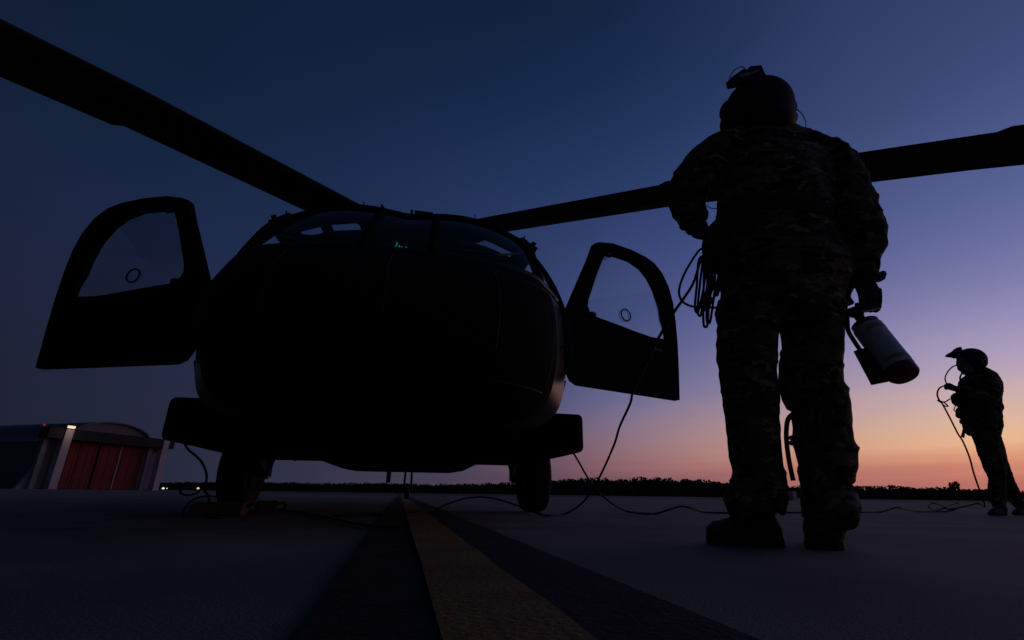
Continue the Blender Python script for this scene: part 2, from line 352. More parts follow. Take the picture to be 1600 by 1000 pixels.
# undergrowth closing the wood near the ground
t = thing('tree', 'tallest dark tree rising above the wood left of the crouched cord holder', 'tree', (217.9 * .98, 245, 0))
t['label'] = 'rounded tree top sticking out above the far wood, left of the distant crewman'
bm = bmesh.new(); tube(bm, [(0, 0, 0), (.2, 0, 5.4)], [.26, .12], 7); link('trunk', bm, 'bark', t)
bm = bmesh.new(); random.seed(5); tree_geo(bm, Vector((0, 0, 0)), 8.5, 4.2, 420, False); link('crown', bm, 'tree', t)
random.seed(11)

# ------------------------------------------------------------------ hangar
HP0 = Vector((-54.1, 60, 0)); HP1 = Vector((-50.45, 72, 0)); fx = (HP1 - HP0); HWID = fx.length; fx.normalize()
hang = thing('hangar', 'dark arched hangar with closed red sliding doors and white pillars', 'hangar', (HP0 + HP1) / 2, math.atan2(fx.y, fx.x))
# local x along the face to the right, local y away into the building
hw = HWID / 2
def hb(name, c, s, m, par=hang, bev=0): bm = bmesh.new(); box(bm, c, s, bev=bev); return link(name, bm, m, par)
hb('pillar', (-hw, -1.0, 3.4), (.85, .9, 6.8), 'hwhite'); hb('pillar', (hw, -1.0, 3.4), (.85, .9, 6.8), 'hwhite')
hb('inner_pillar', (-hw - 1.35, .1, 3.0), (.5, .5, 6.0), 'hgrey'); hb('inner_pillar', (hw - 1.15, -.05, 3.0), (.6, .5, 6.0), 'hgrey')
hb('header_beam', (-.35, -.55, 6.22), (HWID + 3.4, 1.5, 1.15), 'hbeam')
hb('header_cap', (-.35, -.55, 6.83), (HWID + 3.5, 1.6, .06), 'hbeam')
xs = [-hw + .48, -hw + 2.7, -hw + 5.0, -hw + 7.6, hw - 1.5]
for i in range(4):
    o = hb('door_panel', ((xs[i] + xs[i + 1]) / 2, .25 + .18 * (i % 2), 2.85), (xs[i + 1] - xs[i] - .22, .12, 5.7), 'hred')
    for k in range(3): hb('panel_rib', (xs[i] + (k + .5) * (xs[i + 1] - xs[i]) / 3, .17 + .18 * (i % 2), 2.85), (.07, .05, 5.6), 'hred', o)
hb('door_edge_strip', (xs[3], .12, 2.85), (.14, .12, 5.7), 'hgrey')
hb('door_track', (0, .45, .04), (HWID, .9, .08), 'hbeam')
bm = bmesh.new(); rr = []
HW2 = hw + .8
def arch(y, grow=0):
    o = [Vector((-(HW2 + grow), y, 0)), Vector((-(HW2 + grow), y, 5.2 + grow)), Vector((-5.2, y, 6.2 + grow))]
    for k in range(1, 20):
        f = math.pi * k / 20; o.append(Vector((.3 - (5.0 + grow) * math.cos(f), y, 6.25 + (2.15 + grow) * math.sin(f) ** .9)))
    return o + [Vector((5.8, y, 6.2 + grow)), Vector((HW2 + grow, y, 5.2 + grow)), Vector((HW2 + grow, y, 0))]
loft(bm, [arch(.9), arch(46)]); link('hall', bm, 'hdark', hang)
bm = bmesh.new(); A = arch(.45, .12)[1:-1]; B = arch(46.2, .12)[1:-1]; A2 = arch(.45, -.05)[1:-1]; B2 = arch(46.2, -.05)[1:-1]
loft(bm, [A, B], close=False); loft(bm, [A2, B2], close=False); loft(bm, [A, A2], close=False); link('roof', bm, 'hdark', hang, True)
bm = bmesh.new(); p_ = [Vector((-HW2 - .1, .6, 0)), Vector((-HW2 - 1.6, .6, 0)), Vector((-HW2 - .1, .6, 3.2))]; prism(bm, p_, (0, .5, 0)); link('buttress', bm, 'hgrey', hang)
bm = bmesh.new(); prism(bm, [q + Vector((0, 7, 0)) for q in p_], (0, .5, 0)); link('buttress', bm, 'hgrey', hang)
hb('lamp_housing', (-hw, -1.15, 7.05), (1.1, .5, .45), 'hbeam', bev=.05)
lm = hb('flood_lamp', (-hw, -1.46, 7.05), (.85, .12, .30), 'lamp', bev=.04)
bm = bmesh.new(); ellip(bm, (-hw - 2.2, -.4, 7.05), (.11, .11, .13), 10); link('beacon', bm, 'beacon', hang)
bm = bmesh.new(); tube(bm, [(-hw - 2.2, -.4, 6.85), (-hw - 2.2, -.4, 7.0)], .07, 8); link('beacon_post', bm, 'hbeam', hang)
ll = bpy.data.lights.new('flood_lamp_light', 'POINT'); ll.energy = 14; ll.color = (1, .78, .55); ll.shadow_soft_size = .3
lo = bpy.data.objects.new('flood_lamp_light', ll); COL.objects.link(lo); lo.parent = hang; lo.location = (-hw, -2.6, 6.6)

# ------------------------------------------------------------------ helicopter
HELI = Vector((-1.098, 4.886, 0)); HTH = math.radians(10.4)
heli = thing('helicopter', 'dark army helicopter parked nose-on with both cockpit doors open', 'helicopter', HELI, HTH)
_ca, _sa = math.cos(HTH), math.sin(HTH)
def hl_(p): q = Vector(p) - HELI; return Vector((_ca * q.x + _sa * q.y, -_sa * q.x + _ca * q.y, q.z))
S0 = -2.95                                                  # local y of the nose tip
# nose: waterlines from the chin up to the windscreen base
wl = [(.545, .56, .80, 2.0), (.56, .44, .90, 2.0), (.60, .28, 1.00, 2.0), (.68, .14, 1.07, 2.0), (.80, .05, 1.11, 2.0), (.95, 0, 1.13, 2.0), (1.08, .03, 1.13, 2.0), (1.20, .11, 1.125, 2.0), (1.30, .24, 1.12, 2.0), (1.38, .37, 1.10, 2.0), (1.44, .47, 1.065, 2.0)]
def wline(z, sf, W, n, m=15):
    """half plan: rounded front, a tight corner, then a flat flank running back to the door hinge"""
    sc = .66 + .24 * max(0, sf - .1); Xc = W - .165; h = []
    for k in range(m + 1):
        f = math.pi / 2 * .93 * k / m; h.append((Xc * (math.sin(f) / math.sin(math.pi / 2 * .93)) ** (2 / n), sf + (sc - sf) * (1 - math.cos(f) ** (2 / n)) / (1 - math.cos(math.pi / 2 * .93) ** (2 / n))))
    for u in (.06, .14, .4, .7, 1.0): h.append((Xc + (W - Xc) * u ** .92, sc + (1.0 - sc) * u))
    return [Vector((-x, S0 + y, z)) for x, y in h[::-1]] + [Vector((x, S0 + y, z)) for x, y in h[1:]]
def skin(o, th=.03):
    md = o.modifiers.new('thickness', 'SOLIDIFY'); md.thickness = th; md.offset = -1; return o
def dense(rows, n=3):
    o = []
    for i in range(len(rows) - 1):
        p0, p1, p2, p3 = rows[max(i - 1, 0)], rows[i], rows[i + 1], rows[min(i + 2, len(rows) - 1)]
        for k in range(n):
            t = k / n; o.append(tuple(.5 * (2 * b + (c - a) * t + (2 * a - 5 * b + 4 * c - d) * t * t + (3 * b - a - 3 * c + d) * t ** 3) for a, b, c, d in zip(p0, p1, p2, p3)))
    return o + [rows[-1]]
rings_ = [wline(*w) for w in dense(wl)]
bm = bmesh.new(); rs = loft(bm, [r[4:-4] for r in rings_], close=False, cap=False); bm.faces.new(rs[0])
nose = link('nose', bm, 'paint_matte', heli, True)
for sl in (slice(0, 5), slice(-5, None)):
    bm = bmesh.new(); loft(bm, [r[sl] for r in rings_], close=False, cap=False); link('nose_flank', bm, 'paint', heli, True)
bm = bmesh.new(); bm.faces.new([bm.verts.new(p) for p in (rings_[0][4], rings_[0][0], rings_[0][-1], rings_[0][-5])]); link('nose_floor', bm, 'paint_matte', heli)
def seam(pts, r=.0035): bm = bmesh.new(); tube(bm, pts, r, 6); link('nose_seam', bm, 'paint', nose, True)
NR = len(rings_)
for zi in (9, 24): seam([p + Vector((0, -.001, 0)) for p in rings_[zi][8:-8]])
for ki in (8, 14, 20, 26, 32): seam([rings_[zi][ki] + Vector((0, -.001, 0)) for zi in range(9, 25)])
# nose top deck under the windscreen base (cowling)
base = wline(*wl[-1])                                        # 37 points, index 18 centre
def base_at(x):
    best = min(base, key=lambda p: abs(p.x - x)); return best.copy()
# windscreen: ruled between the base line and the roof front edge
def crown(x): ax = min(abs(x) / .94, 1.0); return .055 * math.sin(math.pi * ax) ** 1.3 - .075 * ax ** 3
def roof_front(x): return Vector((x, S0 + 1.45 + .10 * (abs(x) / .94) ** 2, 2.245 + crown(x)))
def screen(x, t, bulge=.035):
    xb = x * .95; b_ = None
    for p, q in zip(base, base[1:]):
        if p.x <= xb <= q.x: b_ = p.lerp(q, (xb - p.x) / max(q.x - p.x, 1e-6)); break
    r = roof_front(x); v = b_.lerp(r, t); v += Vector((0, -.6, .8)) * bulge * math.sin(math.pi * t); return v
def pane(name, x0, x1, t0, t1, m='glass', par=heli):
    bm = bmesh.new(); g = [[bm.verts.new(screen(x0 + (x1 - x0) * i / 10, t0 + (t1 - t0) * j / 10)) for j in range(11)] for i in range(11)]
    for i in range(10):
        for j in range(10): bm.faces.new((g[i][j], g[i + 1][j], g[i + 1][j + 1], g[i][j + 1]))
    return link(name, bm, m, par, True)
pane('windscreen_pane', -.915, -.225, .02, .98); pane('windscreen_pane', -.185, .185, .02, .98); pane('windscreen_pane', .225, .915, .02, .98)
def post(name, fn, w, n=12, m='paint_matte'):
    bm = bmesh.new(); tube(bm, [fn(i / n) for i in range(n + 1)], w, 8); return link(name, bm, m, heli, True)
for s in (-1, 1):
    post('windscreen_post', lambda t, s=s: screen(s * .205, t), .030)
    post('front_pillar', lambda t, s=s: screen(s * .935, t), [.028 + .022 * (i / 12) for i in range(13)])
bm = bmesh.new(); tube(bm, [screen(-.94 + 1.88 * i / 32, 1.0) for i in range(33)], .030, 8); link('windscreen_header', bm, 'paint_matte', heli, True)
bm = bmesh.new(); tube(bm, [p + Vector((0, .01, 0)) for p in base], .028, 8); link('windscreen_sill', bm, 'paint', heli, True)
# quarter windows and door front posts
def dpost(s, t):
    a = Vector((s * 1.115, S0 + .97, 1.32)); b_ = Vector((s * 1.03, S0 + 1.60, 2.085)); v = a.lerp(b_, t); v.x += s * .035 * math.sin(math.pi * t); return v
for s in (-1, 1):
    post('door_post', lambda t, s=s: dpost(s, t), .027)
    bm = bmesh.new(); g = []
    for j in range(11):
        t_ = j / 10; p0 = screen(s * .935, .03 + .95 * t_); p1 = dpost(s, .12 + .86 * t_); g.append([bm.verts.new(p0.lerp(p1, u)) for u in (0, .5, 1)])
    for A_, B_ in zip(g, g[1:]):
        for k in range(2): bm.faces.new((A_[k], A_[k + 1], B_[k + 1], B_[k]))
    link('quarter_window', bm, 'glass', heli, True)
    bm = bmesh.new(); box(bm, (s * 1.00, S0 + 1.56, 2.10), (.10, .20, .14), Matrix.Rotation(math.radians(30 * s), 3, 'Y'), .03); link('door_hinge_fairing', bm, 'paint', heli)
# roof over the cockpit, with two overhead windows
def roof_pt(x, y):
    k = min(max((y - (S0 + 1.45)) / .9, 0), 1); h = 2.245 + .07 * k
    ax = abs(x); dz = -crown(x)
    if ax > .94: dz += (ax - .94) * 1.2
    return Vector((x, y + .10 * (min(ax, .94) / .94) ** 2 * (1 - k), h - dz))
bm = bmesh.new(); X = [-1.04, -.94, -.90, -.74, -.66, -.42, -.2, -.1, .1, .2, .42, .66, .74, .90, .94, 1.04]; Y = [S0 + v for v in (1.46, 1.63, 1.86, 2.05, 2.22, 2.35)]
g = [[bm.verts.new(roof_pt(x, y)) for y in Y] for x in X]; gl_ = {-1: [], 1: []}
for i in range(len(X) - 1):
    for j in range(len(Y) - 1):
        mid = (X[i] + X[i + 1]) / 2
        if .42 < abs(mid) < .90 and not (.66 < -mid < .74) and j == 1:
            gl_[1 if mid > 0 else -1].append([g[i][j].co.copy(), g[i + 1][j].co.copy(), g[i + 1][j + 1].co.copy(), g[i][j + 1].co.copy()]); continue
        bm.faces.new((g[i][j], g[i + 1][j], g[i + 1][j + 1], g[i][j + 1]))
skin(link('cockpit_roof', bm, 'paint', heli, True), .05)
for s in (-1, 1):
    bm = bmesh.new()
    for q in gl_[s]: bm.faces.new([bm.verts.new(p) for p in q])
    bmesh.ops.remove_doubles(bm, verts=bm.verts, dist=1e-4); link('overhead_window', bm, 'glass', heli, True)
# sill under the doors, cockpit floor
for s in (-1, 1):
    bm = bmesh.new(); pr = [(.62, .545), (.80, .548), (.90, .56), (1.00, .60), (1.07, .68), (1.11, .80), (1.13, .87)]
    loft(bm, [[Vector((s * x, y, z)) for x, z in pr] for y in (S0 + 1.0, S0 + 1.5, S0 + 2.12)], close=False); skin(link('door_sill', bm, 'paint', heli, True), .04)
bm = bmesh.new(); box(bm, (0, S0 + 1.56, .70), (2.0, 1.12, .05)); link('cockpit_floor', bm, 'paint_in', heli)
bm = bmesh.new(); box(bm, (0, S0 + 1.56, .56), (1.3, 1.12, .05)); link('belly_panel', bm, 'paint_matte', heli)
# cabin: stations from behind the cockpit doors to the tail
def sect(y, w, zb, zt, top=.75, ch=.62):
    h = [(0, zb), (ch * w, zb), (.80 * w, zb + .035), (.93 * w, zb + .13), (w, zb + .36), (w, zb + .75), (w * .985, zb + 1.0), (w * .93, zb + .80 * (zt - zb)), (w * .86, zb + .91 * (zt - zb)), (top * w, zb + .975 * (zt - zb)), (top * w * .5, zt), (0, zt)]
    return [Vector((-x, y, z)) for x, z in h[:0:-1]][::1] + [Vector((x, y, z)) for x, z in h[:-1]]
st = [(S0 + 2.1, 1.165, .53, 2.32), (S0 + 2.8, 1.18, .50, 2.34), (S0 + 4.5, 1.18, .475, 2.34), (S0 + 6.2, 1.17, .465, 2.33), (S0 + 7.2, 1.10, .50, 2.30), (S0 + 8.0, .85, .80, 2.22), (S0 + 9.0, .56, 1.10, 2.08), (S0 + 11.0, .42, 1.32, 1.98), (S0 + 13.2, .30, 1.5, 1.95)]
bm = bmesh.new(); loft(bm, [sect(*q) for q in st], cap=False); bm.faces.new([bm.verts.new(p) for p in sect(*st[-1])])
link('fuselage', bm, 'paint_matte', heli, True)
# bulkhead arch at the cabin front with the middle open
bm = bmesh.new(); so = sect(*st[0])
inn = [Vector((p.x * .5, p.y, .75 + (p.z - .53) * .75)) for p in so]; loft(bm, [so, inn], cap=False); skin(link('cabin_bulkhead', bm, 'paint_in', heli), .02)
# tail pylon, stabilator, tail rotor
bm = bmesh.new(); prism(bm, [Vector((-.09, S0 + y, z)) for y, z in ((12.4, 1.55), (13.3, 1.5), (15.0, 3.6), (14.2, 3.7))], (.18, 0, 0)); link('tail_fin', bm, 'paint', heli)
bm = bmesh.new(); box(bm, (0, S0 + 13.2, 1.62), (4.3, .9, .09), bev=.03); link('stabilator', bm, 'paint', heli)
for k in range(4):
    bm = bmesh.new(); c_ = Vector((-.32, S0 + 14.6, 3.55)); dv = Vector((0, math.cos(.5 + k * math.pi / 2), math.sin(.5 + k * math.pi / 2))); bar(bm, c_, c_ + dv * 1.65, .05, .22); link('tail_rotor_blade', bm, 'blade', heli)
bm = bmesh.new(); tube(bm, [(-.4, S0 + 14.6, 3.55), (0, S0 + 14.6, 3.55)], .14, 12); link('tail_rotor_hub', bm, 'metal', heli)
# cabin doors and gunner windows, slightly proud of the side
for s in (-1, 1):
    bm = bmesh.new(); box(bm, (s * 1.183, S0 + 4.9, 1.35), (.03, 1.85, 1.35), bev=.01); d_ = link('cabin_door', bm, 'paint', heli)
    for k in (-1, 1):
        bm = bmesh.new(); box(bm, (s * 1.20, S0 + 4.9 + k * .46, 1.62), (.012, .7, .62), bev=.004); link('cabin_door_window', bm, 'glass', d_)
    bm = bmesh.new(); box(bm, (s * 1.182, S0 + 3.1, 1.60), (.03, 1.0, .65), bev=.01); link('gunner_window', bm, 'glass', heli)
    bm = bmesh.new(); R_ = []
    for y, r in ((4.2, .22), (4.5, .33), (5.6, .36), (6.6, .30), (7.0, .22)):
        R_.append([Vector((s * .72 + r * math.cos(a_ * math.pi / 8), S0 + y, 2.62 + r * .9 * math.sin(a_ * math.pi / 8))) for a_ in range(16)])
    loft(bm, R_); link('engine_nacelle', bm, 'paint', heli, True)
# rotor mast fairing behind the cockpit roof
bm = bmesh.new(); R_ = []
for y, w, z in ((2.3, .62, 2.36), (2.7, .6, 2.58), (3.5, .55, 2.82), (5.2, .5, 2.9), (6.6, .4, 2.7), (7.6, .3, 2.3)):
    R_.append([Vector((-w, S0 + y, 2.2)), Vector((-w, S0 + y, z - .1)), Vector((-w * .7, S0 + y, z)), Vector((w * .7, S0 + y, z)), Vector((w, S0 + y, z - .1)), Vector((w, S0 + y, 2.2))])
loft(bm, R_); link('rotor_fairing', bm, 'paint', heli)
HUB = Vector((-.045, 1.7, 3.6))
bm = bmesh.new(); tube(bm, [HUB - Vector((0, 0, .95)), HUB + Vector((0, 0, .1))], .14, 16); tube(bm, [HUB - Vector((0, 0, .12)), HUB + Vector((0, 0, .12))], [.42, .34], 16); link('rotor_hub', bm, 'metal', heli, True)
def blade(az_world, off, pitch):
    a_ = math.radians(az_world) - HTH; d = Vector((math.cos(a_), math.sin(a_), 0)); n_ = Vector((-d.y, d.x, 0)); bm = bmesh.new(); R_ = []
    prof_ = [(0, 0), (.06, .05), (.25, .075), (.55, .055), (1.0, .006), (.55, -.02), (.25, -.03), (.06, -.025)]
    for r, c in ((.35, .16), (.75, .18), (1.05, .30), (1.25, .545), (3.58, .545), (3.66, .60), (6.5, .60), (6.58, .66), (7.5, .66), (7.9, .60), (8.18, .38)):
        sweep = -.02 if r < 7.5 else -.02 - (r - 7.5) * .35
        p_ = math.radians(pitch(r)); z = HUB.z - .5 * (r / 8) ** 2; ring = []
        for f, th in prof_:
            cx = .5 * .545 - f * c + off(r) + sweep; cz = th * c * 1.6 - (f * c - .18) * math.tan(p_)
            ring.append(Vector((HUB.x, HUB.y, z + cz)) + d * r + n_ * cx)
        R_.append(ring)
    loft(bm, R_); b = link('rotor_blade', bm, 'blade', heli)
    bm = bmesh.new(); q0 = Vector((HUB.x, HUB.y, HUB.z)); tube(bm, [q0 + d * .2, q0 + d * 1.1], [.13, .07], 10); link('blade_cuff', bm, 'metal', b, True)
blade(-125.3, lambda r: 0, lambda r: 9.5)
blade(-23.4, lambda r: -.28 + .02 * r, lambda r: max(1.0, 11 - 1.9 * r))
blade(56, lambda r: 0, lambda r: 7); blade(151, lambda r: 0, lambda r: 7)
# cockpit doors, hinged at the front and swung open
DOOR = [(1.05, .845), (1.10, 1.08), (1.135, 1.32), (1.14, 1.50), (1.125, 1.66), (1.085, 1.785), (1.01, 1.895), (.92, 1.96), (.82, 1.99), (.66, 2.01), (.47, 2.01), (.35, 1.985), (.30, 1.965), (.25, 1.83), (.17, 1.65), (.04, 1.37), (.02, 1.31), (.02, .94), (.05, .875), (.10, .85)]
WIN = [(.86, 1.315), (1.005, 1.32), (1.028, 1.335), (1.03, 1.40), (.995, 1.50), (.985, 1.60), (.94, 1.73), (.87, 1.825), (.79, 1.885), (.66, 1.925), (.50, 1.925), (.41, 1.915), (.375, 1.86), (.31, 1.70), (.235, 1.50), (.225, 1.45), (.245, 1.40), (.31, 1.375), (.50, 1.355), (.70, 1.33)]
def poly_uv(bm, outer, inner, P, th):
    # frame with a hole: outer and inner as edge loops, filled by triangulation, then extruded
    def lp(poly): vv = [bm.verts.new(P(u, v_)) for u, v_ in poly]; return [bm.edges.new((vv[i], vv[(i + 1) % len(vv)])) for i in range(len(vv))]
    es = lp(outer) + lp(inner)
    bmesh.ops.triangle_fill(bm, use_beauty=True, use_dissolve=False, edges=es)
    r = bmesh.ops.extrude_face_region(bm, geom=list(bm.faces)); bmesh.ops.translate(bm, vec=th, verts=[e for e in r['geom'] if isinstance(e, bmesh.types.BMVert)])
for s in (-1, 1):
    an = math.radians(70); hp = Vector((s * 1.12, -2.0, 0)); dv = Vector((s * math.sin(an), math.cos(an), 0)); nv = Vector((-dv.y, dv.x, 0)) * s
    # the side skin of the door bows slightly
    def P(u, v_, hp=hp, dv=dv, nv=nv): return hp + dv * u + Vector((0, 0, v_)) + nv * (.035 * math.sin(math.pi * min(max((v_ - .85) / 1.15, 0), 1)))
    sh = (.005 if s > 0 else .02)
    od = [(u + sh, v_) for u, v_ in DOOR]; wd = [(u + sh, v_) for u, v_ in WIN]
    bm = bmesh.new(); poly_uv(bm, od, wd, P, nv * .05); d_ = link('cockpit_door', bm, 'paint_matte', heli)
    cu = sum(u for u, _ in wd) / len(wd); cv = sum(v_ for _, v_ in wd) / len(wd)
    bm = bmesh.new(); bm.faces.new([bm.verts.new(P(cu + (u - cu) * 1.02, cv + (v_ - cv) * 1.02) + nv * .025) for u, v_ in wd]); link('door_window', bm, 'doorglass', d_)
    bm = bmesh.new(); tube(bm, [P(cu + (u - cu) * .99, cv + (v_ - cv) * .99) + nv * .02 for u, v_ in wd + wd[:1]], .010, 6); link('window_seal', bm, 'rubber', d_, True)
    rc = P(.605 + sh, 1.455 if s > 0 else 1.455) + nv * .012
    bm = bmesh.new(); tube(bm, [rc + dv * (.047 * math.cos(k * math.pi / 12)) + Vector((0, 0, .047 * math.sin(k * math.pi / 12))) for k in range(25)], .0055, 6, False); link('vent_ring', bm, 'rubber', d_, True)
    for q in ((.43, 1.90), (.27, 1.39)):
        bm = bmesh.new(); c_ = P(q[0] + sh, q[1]) + nv * .0; box(bm, c_, (.05, .03, .035), Matrix.Rotation(math.atan2(dv.y, dv.x), 3, 'Z'), .008); link('window_latch', bm, 'metal', d_)
    bm = bmesh.new(); c_ = P(.9 + sh, 1.22) - nv * .002; box(bm, c_, (.10, .012, .02), Matrix.Rotation(math.atan2(dv.y, dv.x), 3, 'Z'), .008); link('door_handle', bm, 'paint', d_)
    for z in (.98, 1.05, 1.24):
        bm = bmesh.new(); tube(bm, [Vector((s * 1.10, -1.97, z)), P(.06 + sh, z) + nv * .025], .012, 6); link('hinge_arm', bm, 'metal', d_)
    # door jamb piece between side and door
    bm = bmesh.new(); box(bm, (s * 1.135, -1.97, 1.12), (.075, .07, .36), bev=.02); link('hinge_housing', bm, 'paint', heli)
    bm = bmesh.new(); tube(bm, smooth_path([(s * .95, S0 + .88, 1.05), (s * 1.10, S0 + .80, 1.04), (s * 1.13, S0 + .92, 1.0)], 4), .010, 6); link('door_stay_hose', bm, 'rubber', heli, True)
# landing gear: side fairing, strut, drag beam, wheel
for s in (-1, 1):
    gear = bpy.data.objects.new('main_landing_gear', None); COL.objects.link(gear); gear.parent = heli
    bm = bmesh.new(); R_ = []
    prf = [(.70, .42), (1.20, .42), (1.30, .445), (1.45, .478), (1.474, .488), (1.486, .508), (1.488, .535), (1.488, .735), (1.484, .760), (1.47, .774), (1.45, .780), (.70, .785)]
    for y, k in ((-1.22, .90), (-1.17, 1.0), (-.7, 1.0), (-.1, .96), (.5, .8)):
        R_.append([Vector((s * (1.05 + (x - 1.05) * ((k if x > 1.05 else 1) * (1.16 if s < 0 else 1.02))), y, .6 + (z - .6) * k)) for x, z in prf])
    loft(bm, R_); link('side_fairing', bm, 'paint_matte', gear)
    bm = bmesh.new(); W_ = 1.35; R_ = []; seg = 40
    wc = Vector((s * W_, 0, .33)); R_ = []
    prw = [(-.075, .17), (-.105, .22), (-.122, .275), (-.105, .315), (-.06, .33), (0, .333), (.06, .33), (.105, .315), (.122, .275), (.105, .22), (.075, .17)]
    loft(bm, [[wc + Vector((x, r * math.cos(k * 2 * math.pi / seg), r * math.sin(k * 2 * math.pi / seg))) for k in range(seg)] for x, r in prw], cap=False)
    ty = link('tyre', bm, 'rubber', gear, True)
    bm = bmesh.new(); tube(bm, [wc - Vector((.08, 0, 0)), wc + Vector((.08, 0, 0))], .175, 24); tube(bm, [wc - Vector((.10, 0, 0)), wc + Vector((.10, 0, 0))], .06, 12); link('rim', bm, 'metal', gear, True)
    bm = bmesh.new(); tube(bm, [wc + Vector((-s * .16, 0, 0)), Vector((s * 1.13, .05, .62)), Vector((s * 1.10, .12, 1.35))], [.065, .08, .085], 12); link('shock_strut', bm, 'metal', gear, True)
    bm = bmesh.new(); bar(bm, (s * 1.10, -.95, .56), wc + Vector((-s * .16, 0, .02)), .11, .13); link('drag_beam', bm, 'paint', gear)
    bm = bmesh.new(); tube(bm, [wc + Vector((-s * .22, 0, 0)), wc + Vector((s * .02, 0, 0))], .05, 12); link('axle', bm, 'metal', gear, True)
    bm = bmesh.new(); box(bm, wc + Vector((-s * .19, -.02, .16)), (.09, .15, .46), bev=.02); link('brake_unit', bm, 'metal', gear)
bm = bmesh.new(); tw = Vector((0, 8.83, .19)); seg = 24
loft(bm, [[tw + Vector((x, r * math.cos(k * 2 * math.pi / seg), r * math.sin(k * 2 * math.pi / seg))) for k in range(seg)] for x, r in ((-.04, .09), (-.07, .15), (-.04, .19), (.04, .19), (.07, .15), (.04, .09))], cap=False); link('tail_wheel', bm, 'rubber', heli, True)
bm = bmesh.new(); bar(bm, tw + Vector((.10, 0, 0)), tw + Vector((.06, -.5, 1.0)), .05, .09); bar(bm, tw + Vector((-.10, 0, 0)), tw + Vector((-.06, -.5, 1.0)), .05, .09); tube(bm, [tw - Vector((.12, 0, 0)), tw + Vector((.12, 0, 0))], .04, 8); link('tail_strut', bm, 'metal', heli)
# cockpit interior
for s in (-1, 1):
    st_ = bpy.data.objects.new('pilot_seat', None); COL.objects.link(st_); st_.parent = heli
    bm = bmesh.new(); box(bm, (s * .52, S0 + 1.72, 1.05), (.5, .5, .14), bev=.04); link('seat_cushion', bm, 'paint_in', st_)
    bm = bmesh.new(); box(bm, (s * .52, S0 + 2.0, 1.50), (.5, .14, .86), Matrix.Rotation(-.12, 3, 'X'), .05); link('seat_back', bm, 'paint_in', st_)
    bm = bmesh.new(); box(bm, (s * .52, S0 + 2.04, 1.98), (.28, .10, .16), bev=.03); link('head_rest', bm, 'paint_in', st_)
bm = bmesh.new()
prism(bm, [Vector((x, S0 + y, z)) for x, y, z in ((-.80, .74, 1.02), (-.80, .66, 1.38), (-.80, .85, 1.45), (-.80, 1.12, 1.42), (-.80, 1.08, 1.02))], (1.6, 0, 0)); link('instrument_panel', bm, 'paint_in', heli)
bm = bmesh.new(); box(bm, (0, S0 + 1.55, .95), (.42, .95, .5), bev=.03); link('centre_console', bm, 'paint_in', heli)
bm = bmesh.new(); box(bm, (0, S0 + 1.95, 2.14), (.44, .7, .16), bev=.03); link('overhead_console', bm, 'paint_in', heli)
dsp = [((618, 386), .008, .018), ((620, 381), .007, .026), ((624, 385), .010, .012), ((628, 386), .007, .008), ((634.5, 386), .006, .007), ((640, 393), .003, .02)]
for (px, py), w, h in dsp[:5]:
    bm = bmesh.new(); p = hl_(atY(px, py, 3.25)); box(bm, p, (w, .006, h)); link('lit_display', bm, 'green', heli)
bm = bmesh.new(); p = hl_(atY(622, 388, 3.27)); box(bm, p + Vector((.03, .03, -.03)), (.36, .05, .16), bev=.01); link('display_housing', bm, 'paint_in', heli)
# roof fittings
def rp(px, py, Y_): return hl_(atY(px, py, Y_))
for px, y0, y1, Y_ in ((568, 334, 316, 3.45), (742, 356, 336, 3.62)):
    bm = bmesh.new(); tube(bm, [rp(px, y0, Y_), rp(px + .6, y1, Y_)], .006, 6); link('air_probe', bm, 'bare', heli)
for a_, b_, Y_ in (((449, 337), (447, 330), 3.35), ((818, 376), (820, 369), 3.75)):
    bm = bmesh.new(); tube(bm, [rp(*a_, Y_), rp(*b_, Y_)], .006, 6); link('static_wick', bm, 'metal', heli)
bm = bmesh.new(); q = [rp(px, py, 3.55) for px, py in ((592, 338), (594, 323), (597, 318), (599, 322), (606, 330), (618, 338))]; prism(bm, q, (0, .03, 0)); link('wire_cutter', bm, 'metal', heli)
bm = bmesh.new(); q = [rp(px, py, 3.6) for px, py in ((648, 350), (648, 328), (677, 332), (676, 352))]; prism(bm, q, (0, .16, 0)); link('roof_antenna_box', bm, 'paint', heli)
bm = bmesh.new(); tube(bm, [rp(643.5, 348, 3.6), rp(643.5, 328, 3.6)], [.014, .011], 8); link('roof_antenna_post', bm, 'metal', heli)
bm = bmesh.new(); tube(bm, smooth_path([rp(695, 346, 3.65), rp(703, 342, 3.66), rp(716, 340.5, 3.68), rp(727, 343, 3.7), rp(735, 350, 3.72)], 5), .007, 6); link('roof_grab_rail', bm, 'metal', heli, True)
bm = bmesh.new(); R_ = [rp(px, py, 3.52) for px, py in ((575, 344), (585, 336), (612, 337), (640, 339), (690, 343), (692, 350), (640, 350))]; prism(bm, R_, (0, .5, 0)); link('roof_hump', bm, 'paint', heli)
# wipers
for s in (-1, 1):
    bm = bmesh.new(); tube(bm, [screen(s * .30, .06) + Vector((0, -.02, .015)), screen(s * .62, .10) + Vector((0, -.02, .02)), screen(s * .80, .25) + Vector((0, -.02, .02))], .008, 6); link('wiper', bm, 'metal', heli)
